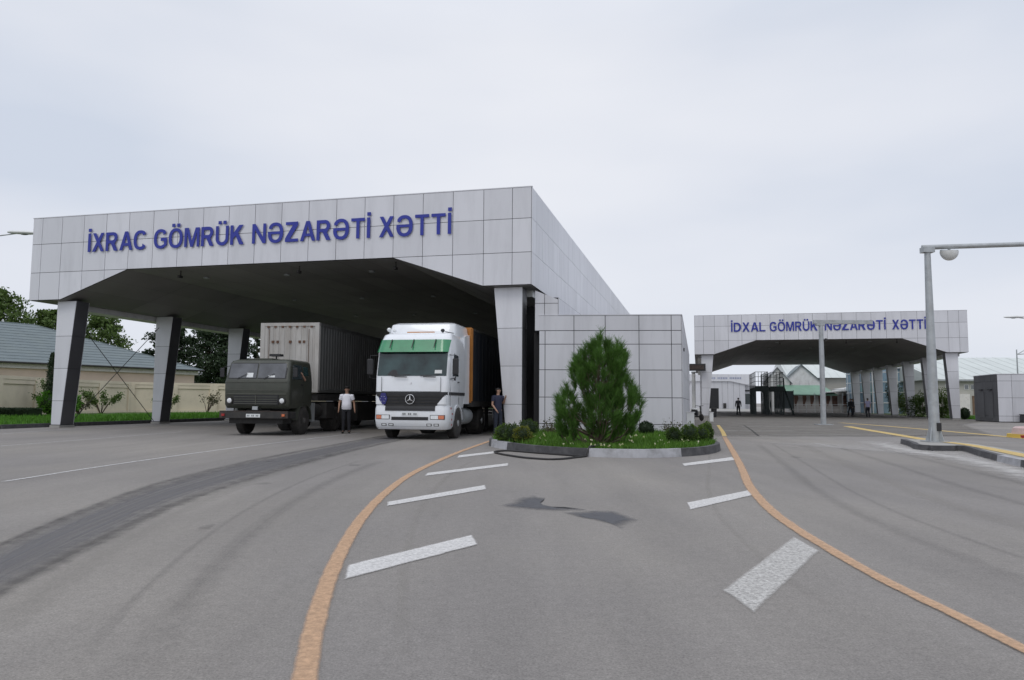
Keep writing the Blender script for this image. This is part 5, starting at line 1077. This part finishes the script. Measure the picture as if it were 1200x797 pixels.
m=MB(); m.ell((0,.28,.78),(.16,.36,.09)); m.build('seat','white_metal',st_,smooth='all'); m=MB(); m.tube([(-.32,-.3,1.05),(0,-.38,1.02),(.32,-.3,1.05)],.02,6); m.build('handlebar','black',st_)
bn=thing('waste_bin','small dark bin right of the white post at the import column','bin',(*fb(1.55,.2),0)); MB().loft([ring((0,0,0),.2,.2),ring((0,0,.75),.26,.26)]).build('body','black',bn,smooth=True); MB().loft([ring((0,0,.752),.28,.28),ring((0,0,.82),.2,.2)]).build('lid','chassis',bn,smooth=True)

# ------------------------------------------------------------------ far end of the import line
ap=MB(); ap.add([(24,112,.012),(34,111,.012),(75,112,.012),(90,230,.012),(30,230,.012)],[(0,1,2,3,4)]); struct(ap.build('far_apron','concrete'))
th=thing('third_hall','small grey hall with a blurred blue sign and a dark doorway beyond the import canopy','building',(47.0,160.0,0),-.12)
MB().box(-12,3.0,0,14,0,5.9).build('wall','panel_flat',th); MB().prism([(-12.4,5.9),(0.0,5.9),(3.2,5.2),(4.4,5.2),(4.4,7.4),(-12.4,7.4)],-.4,14,'y').build('fascia','panel',th)
MB().box(-5.3,-2.5,-.03,.4,0,4.4).build('doorway','dark',th); m=MB(); [m.box(-4.9+i*.36,-4.9+i*.36+.22,-.43,-.405,6.35,6.75) for i in range(20) if i not in (5,12)]; m.build('sign_letters','faded_blue',th)
MB().box(-1.6,-1.0,-.3,-.05,.1,1.2).build('cabinet','chassis',th)
m=MB(); [m.box(x,x+.03,-.02,-.002,0,5.85) for x in (-1.8,-.6,.6,1.8)]; m.build('panel_joints','joint',th)
b2=thing('low_block','small pale block with dark windows right of the third hall','building',(50.8,164.0,0),-.1); MB().box(0,2.6,0,8,0,5.0).build('wall','panel_flat',b2); MB().box(-.1,2.8,-.3,8.3,5.0,5.25).build('roof','panel',b2); MB().box(.2,2.4,-.03,.2,1.0,3.3).build('window','glass',b2); MB().box(.2,2.4,-.2,.0,3.8,4.1).build('canopy_strip','chassis',b2)
# dark green inspection platforms
for i,(bx_,by_,lab) in enumerate(((26.3,80.5,'dark green steel inspection platform, the left one with railings'),(28.3,81.5,'dark green steel inspection platform with a sloping stair, the right one'))):
    t=thing('inspection_platform',lab,'platform',(bx_,by_,0),-YAW,'steel inspection platforms')
    dk=MB(); dk.box(0,1.35,0,9,2.95,3.10); dk.box(-.05,1.4,-.02,.02,2.5,2.95); dk.build('deck','frame_green',t)
    for k in range(7):
        for x in (.05,1.3): MB().box(x-.05,x+.05,k*1.45,k*1.45+.1,0,2.95).build('post','frame_green',t)
    rl=MB()
    for x in (.03,1.32):
        for z in (3.6,4.1,4.6): rl.tube([(x,0,z),(x,9,z)],.03,5)
        for k in range(8): rl.tube([(x,k*1.27,3.1),(x,k*1.27,4.65)],.03,5)
    for k in range(5): rl.tube([(.03+.32*k,0,3.1),(.03+.32*k,0,4.65)],.025,5)
    for z in (3.6,4.1,4.62): rl.tube([(0.03,0,z),(1.32,0,z)],.025,5)
    rl.build('railing','frame_green',t)
    br_=MB(); [br_.tube([(x,k*2.2,.1),(x,k*2.2+2.2,2.9)],.03,5) for x in (.05,1.3) for k in range(4)]; br_.build('brace','frame_green',t)
    if i: s_=MB(); s_.hexa([(1.5,.2,0),(1.5,1.0,0),(2.3,1.0,0),(2.3,.2,0),(1.4,.2,3.0),(1.4,1.0,3.0),(1.55,1.0,3.0),(1.55,.2,3.0)]); s_=MB(); [s_.box(2.15-k*.075,2.35-k*.075,.1,.9,k*.27,k*.27+.05) for k in range(11)]; [s_.tube([(2.4,y,0),(1.45,y,3.0),(1.4,y,4.0)],.045,5) for y in (.1,.9)]; s_.build('stair','frame_green',t)
gt=thing('screen_panel','pale green mesh screen beside the platforms','screen',(37.3,106,0),-YAW); MB().box(0,2.6,0,.05,.5,3.0).build('mesh','roof_green',gt); [MB().box(x,x+.08,-.02,.08,0,3.1).build('post','frame_green',gt) for x in (0,1.3,2.55)]
# gabled white sheds and the great pale-roofed warehouse
def gable(name,label,loc,rz,w_,dp,eave,peak,wall='white_metal',roof='roof_pale',group=None):
    t=thing(name,label,'shed',(*loc,0),rz,group); MB().prism([(-w_/2,0),(w_/2,0),(w_/2,eave),(0,peak),(-w_/2,eave)],0,dp,'y').build('wall',wall,t)
    s=(peak-eave)/(w_/2); m=MB()
    for sg in (-1,1): m.add([(0,-.35,peak+.12),(sg*(w_/2+.4),-.35,eave-.4*s+.12),(sg*(w_/2+.4),dp,eave-.4*s+.12),(0,dp,peak+.12),(0,-.35,peak-.1+.12),(sg*(w_/2+.4),-.35,eave-.4*s-.1+.12),(sg*(w_/2+.4),dp,eave-.4*s-.1+.12),(0,dp,peak-.1+.12)],[(0,1,2,3),(4,5,6,7),(0,1,5,4),(1,2,6,5),(2,3,7,6)])
    m.build('roof',roof,t); m=MB(); k=-w_/2+1
    while k<w_/2-.5: m.box(k,k+.04,-.02,-.004,0,eave); k+=1.3
    m.build('cladding_ribs','galv',t); return t
gable('shed','white gabled shed rising behind the green roof',(44.4,114),-YAW,5.2,7,4.7,7.1,'white_metal','roof_green',group='gabled sheds')
gable('shed','narrow white gabled shed behind the inspection platforms',(40.3,113),-YAW,3.6,3,4.6,6.7,'white_metal','panel_flat','gabled sheds')
wh=thing('warehouse','long beige warehouse with a pale green metal roof behind the import canopy','warehouse',(30,121,0),-YAW)
MB().box(14.4,50,0,30,0,5.2).build('wall','beige',wh); m=MB(); m.prism([(-.8,5.25),(15,9.1),(31,5.25)],14,50.5,'x'); m.build('roof','roof_pale',wh)
m=MB()
for k in range(29): x=14.4+k*1.2; m.hexa([(x,-.8,5.26),(x+.05,-.8,5.26),(x+.05,15,9.11),(x,15,9.11),(x,-.8,5.29),(x+.05,-.8,5.29),(x+.05,15,9.14),(x,15,9.14)])
m.build('roof_seams','roof_pale',wh)
# nearer right warehouse wing seen right of the canopy
w2=thing('warehouse','beige warehouse wing with two small windows and a brown door, left of the kiosk','warehouse',(53.6,90,0),-.06)
MB().box(-2,46,0,12,0,4.25).build('wall','beige',w2); MB().prism([(-.5,4.25),(12,7.6),(24,4.25)],-2.4,46.5,'x').build('roof','roof_pale',w2)
MB().box(-2.4,46.4,-.52,-.40,4.05,4.27).build('gutter','galv',w2)
m=MB(); [m.hexa([(x,-.5,4.26),(x+.04,-.5,4.26),(x+.04,12,7.61),(x,12,7.61),(x,-.5,4.28),(x+.04,-.5,4.28),(x+.04,12,7.63),(x,12,7.63)]) for x in [-2+1.5*k for k in range(32)]]; m.build('roof_seams','roof_pale',w2)
for x in (-1.2,1.0,1.75): f=MB().box(x,x+.55,-.05,.05,3.05,3.65).build('window','white_metal',w2); MB().box(x+.06,x+.49,-.07,-.052,3.11,3.59).build('pane','glass',f)
dr=MB().box(1.9,2.8,-.06,.05,0,2.3).build('door','brown',w2); MB().box(2.65,2.72,-.1,-.062,1.1,1.2).build('handle','galv',dr); MB().box(.3,1.5,-.3,-.003,0,2.5).build('wall_pilaster','fascia_white',w2)
# green-roofed lean-to with stained walls, white gatehouse
gr=thing('green_roofed_shed','low white shed with a bright green roof and rust-stained walls','shed',(40.9,109.5,0),-.06)
MB().box(0,6.0,0,6,0,2.6).build('wall','stain',gr); m=MB(); m.add([(-.4,-.6,2.55),(6.6,-.6,2.55),(5.7,3,4.0),(-1.0,3,4.0),(-.4,-.6,2.45),(6.6,-.6,2.45),(5.7,3,3.9),(-1.0,3,3.9)],[(0,1,2,3),(4,5,6,7),(0,1,5,4),(1,2,6,5),(3,0,4,7)]); m.build('roof','roof_bright',gr)
m=MB(); [m.prism([(x,.9+random.uniform(0,.5)),(x+.15,.8),(x+.55,1.9),(x+.5,2.4),(x-.05,2.4)],-.02,.01,'y') for x in (.6,1.8,2.9,4.1,5.2)]; m.build('rust_stain','rust_red',gr)
MB().hexa([(-1.5,-.2,0),(-1.3,-.2,0),(-1.3,.2,0),(-1.5,.2,0),(-.9,-.6,2.9),(-.6,-.6,2.9),(-.6,0,2.9),(-.9,0,2.9)]).build('side_flap','frame_green',gr)
gh=thing('open_shelter','white flat-roofed shelter with dark openings right of the green-roofed shed','shelter',(46.6,109.0,0),-.05)
MB().box(0,4.2,.6,4,0,2.6).build('wall','stain',gh); m=MB(); m.hexa([(-1.2,-.6,2.75),(3.9,-.6,3.25),(3.9,4,3.25),(-1.2,4,2.75),(-1.2,-.6,2.9),(3.9,-.6,3.42),(3.9,4,3.42),(-1.2,4,2.9)]); m.build('roof','white_metal',gh)
for x in (.2,1.9): MB().box(x,x+1.0,.55,.58,.9,2.4).build('opening','rust_red',gh)
[MB().box(x,x+.1,-.5,-.4,0,2.85).build('post','galv',gh) for x in (-1.0,1.5,3.7)]
ws=thing('lean_to_shed','small white shed with a sloping roof beside the far right columns','shed',(49.4,110.0,0),-.05); MB().prism([(0,0),(5.5,0),(5.5,4.0),(0,3.3)],0,4,'y').build('wall','white_metal',ws); MB().prism([(-.5,3.28),(5.8,4.08),(5.8,4.28),(-.5,3.48)],-.5,4.2,'y').build('roof','white_metal',ws)
# white post-and-rail fence
fc=thing('rail_fence','white metal rail fence across the far end of the import line','fence',(38.4,106.5,0),-.05)
m=MB(); [m.tube([(0,0,z),(14.5,0,z)],.03,5) for z in (.35,1.1)]; m.build('rail','white_metal',fc); [MB().box(x-.04,x+.04,-.04,.04,0,2.7 if k%4==0 else 1.2).build('post','white_metal',fc) for k,x in enumerate([1.2*i for i in range(13)])]
# glazed bay and planting seen between the right-hand columns
gb=thing('glazed_pavilion','pale blue glazed pavilion seen between the right import columns','building',(48.2,99.5,0),-.06)
MB().box(0,7.6,-.0,9,0,6.0).build('glazing','glass_blue',gb); m=MB(); [m.box(x-.05,x+.05,-.06,-.003,0,6.0) for x in [1.08*k for k in range(8)]]; [m.box(-.06,-.003,y-.05,y+.05,0,6) for y in [1.4*k for k in range(7)]]; [m.box(0,7.6,-.055,-.004,z-.05,z+.05) for z in (1.4,2.8,4.2,5.5)]; [m.box(-.055,-.004,0,9,z-.05,z+.05) for z in (1.4,2.8,4.2,5.5)]; m.build('mullions','white_metal',gb)
MB().box(-.3,7.9,-.3,9.3,6.0,6.2).build('roof','panel',gb)
for i,(u,v,h_,wd,mm,lb_) in enumerate(((39.2,68,2.3,1.5,'leaf','leafy bush seen right of the second import column from the front'),(40.2,73,2.3,2.4,'leaf_boxd','dark bush between the third and second import columns'),(42.4,80,2.6,2.4,'leaf','yellowish bush between the fourth and third import columns'),(44.5,87,4.3,1.5,'leaf_dark','tall narrow bush beside the fifth import column'))):
    t=thing('tall_bush',lb_,'bush',(u,v,0),0,'bushes behind the import columns'); V,F=leaves(blob_points((0,0,h_/2),(wd/2,wd/2,h_/2),2600,80+i,.3,.5,1.6),.16,.6,seed=80+i); quads('foliage',V,F,mm,t); MB().tube([(0,0,0),(0,0,h_*.6)],.05,6).build('stem','bark',t)
vb=MB(); vb.add([(*fb(21.8,3),.012),(*fb(21.8,60),.012),(*fb(60,60),.012),(*fb(60,14),.012),(*fb(34,6),.012)],[(0,1,2,3,4)]); struct(vb.build('verge','lawn_dry'))
vb=MB(); vb.add([(38.6,61.5,.016),(44.8,60.4,.016),(47,72,.016),(41,74,.016)],[(0,1,2,3)]); struct(vb.build('lawn','lawn'))
tag(grass('grass',[(38.6,61.5),(44.8,60.4),(46,68),(40,69)],9000,.22,.02,'leaf_bright',.03,19),'bright grass between the round shrub and the grey kiosk','grass')
bush('round_shrub','dark round clipped shrub at the foot of the front right import column','shrub',(37.35,61.6),.42,1.0,'hedge',2000,.06,77,None,.02,.06)
# grey kiosk
kk=thing('kiosk','grey panelled kiosk with a charcoal end at the right edge','kiosk',(34.75,53.3,0),-YAW)
MB().box(0,9,0,4.6,.02,3.42).build('wall','joint',kk); m=MB(); panels(m,[0,.9,2.1,3.3,4.5,5.7,6.9,8.1,9],[.05,.45,1.75,2.95,3.42],lambda a,b,o:(a,-o,b)); m.build('cladding','panel_flat',kk)
m=MB(); panels(m,[0,1.15,2.3,3.45,4.6],[.05,.45,2.95,3.42],lambda a,b,o:(-o,4.6-a,b)); panels(m,[0,.6,1.9,2.4,3.8,4.6],[.45,2.2,2.95],lambda a,b,o:(-o-.004,4.6-a,b)); m.build('dark_cladding','panel_dark',kk)
m=MB(); m.box(-.06,-.03,.8,1.7,.3,2.2); m.box(-.06,-.03,2.5,3.5,.3,2.2); m.build('door','panel_dark',kk); m=MB(); m.box(-.14,-.06,.9,1.6,2.3,2.4); m.box(-.14,-.06,2.7,3.3,2.3,2.4); m.build('door_lamp','black',kk)
MB().box(-.05,9.05,-.05,4.65,3.422,3.47).build('coping','panel_flat',kk)
ub=thing('utility_box','black utility box against the kiosk at the right edge','box',(*(np.array([34.75,53.3])+Rv*1.25-Dv*.6),0),-YAW); MB().box(0,.9,0,.4,0,.55).build('case','black',ub,bevel=.02); MB().box(-.03,.93,-.03,.43,.55,.60).build('lid','black',ub)
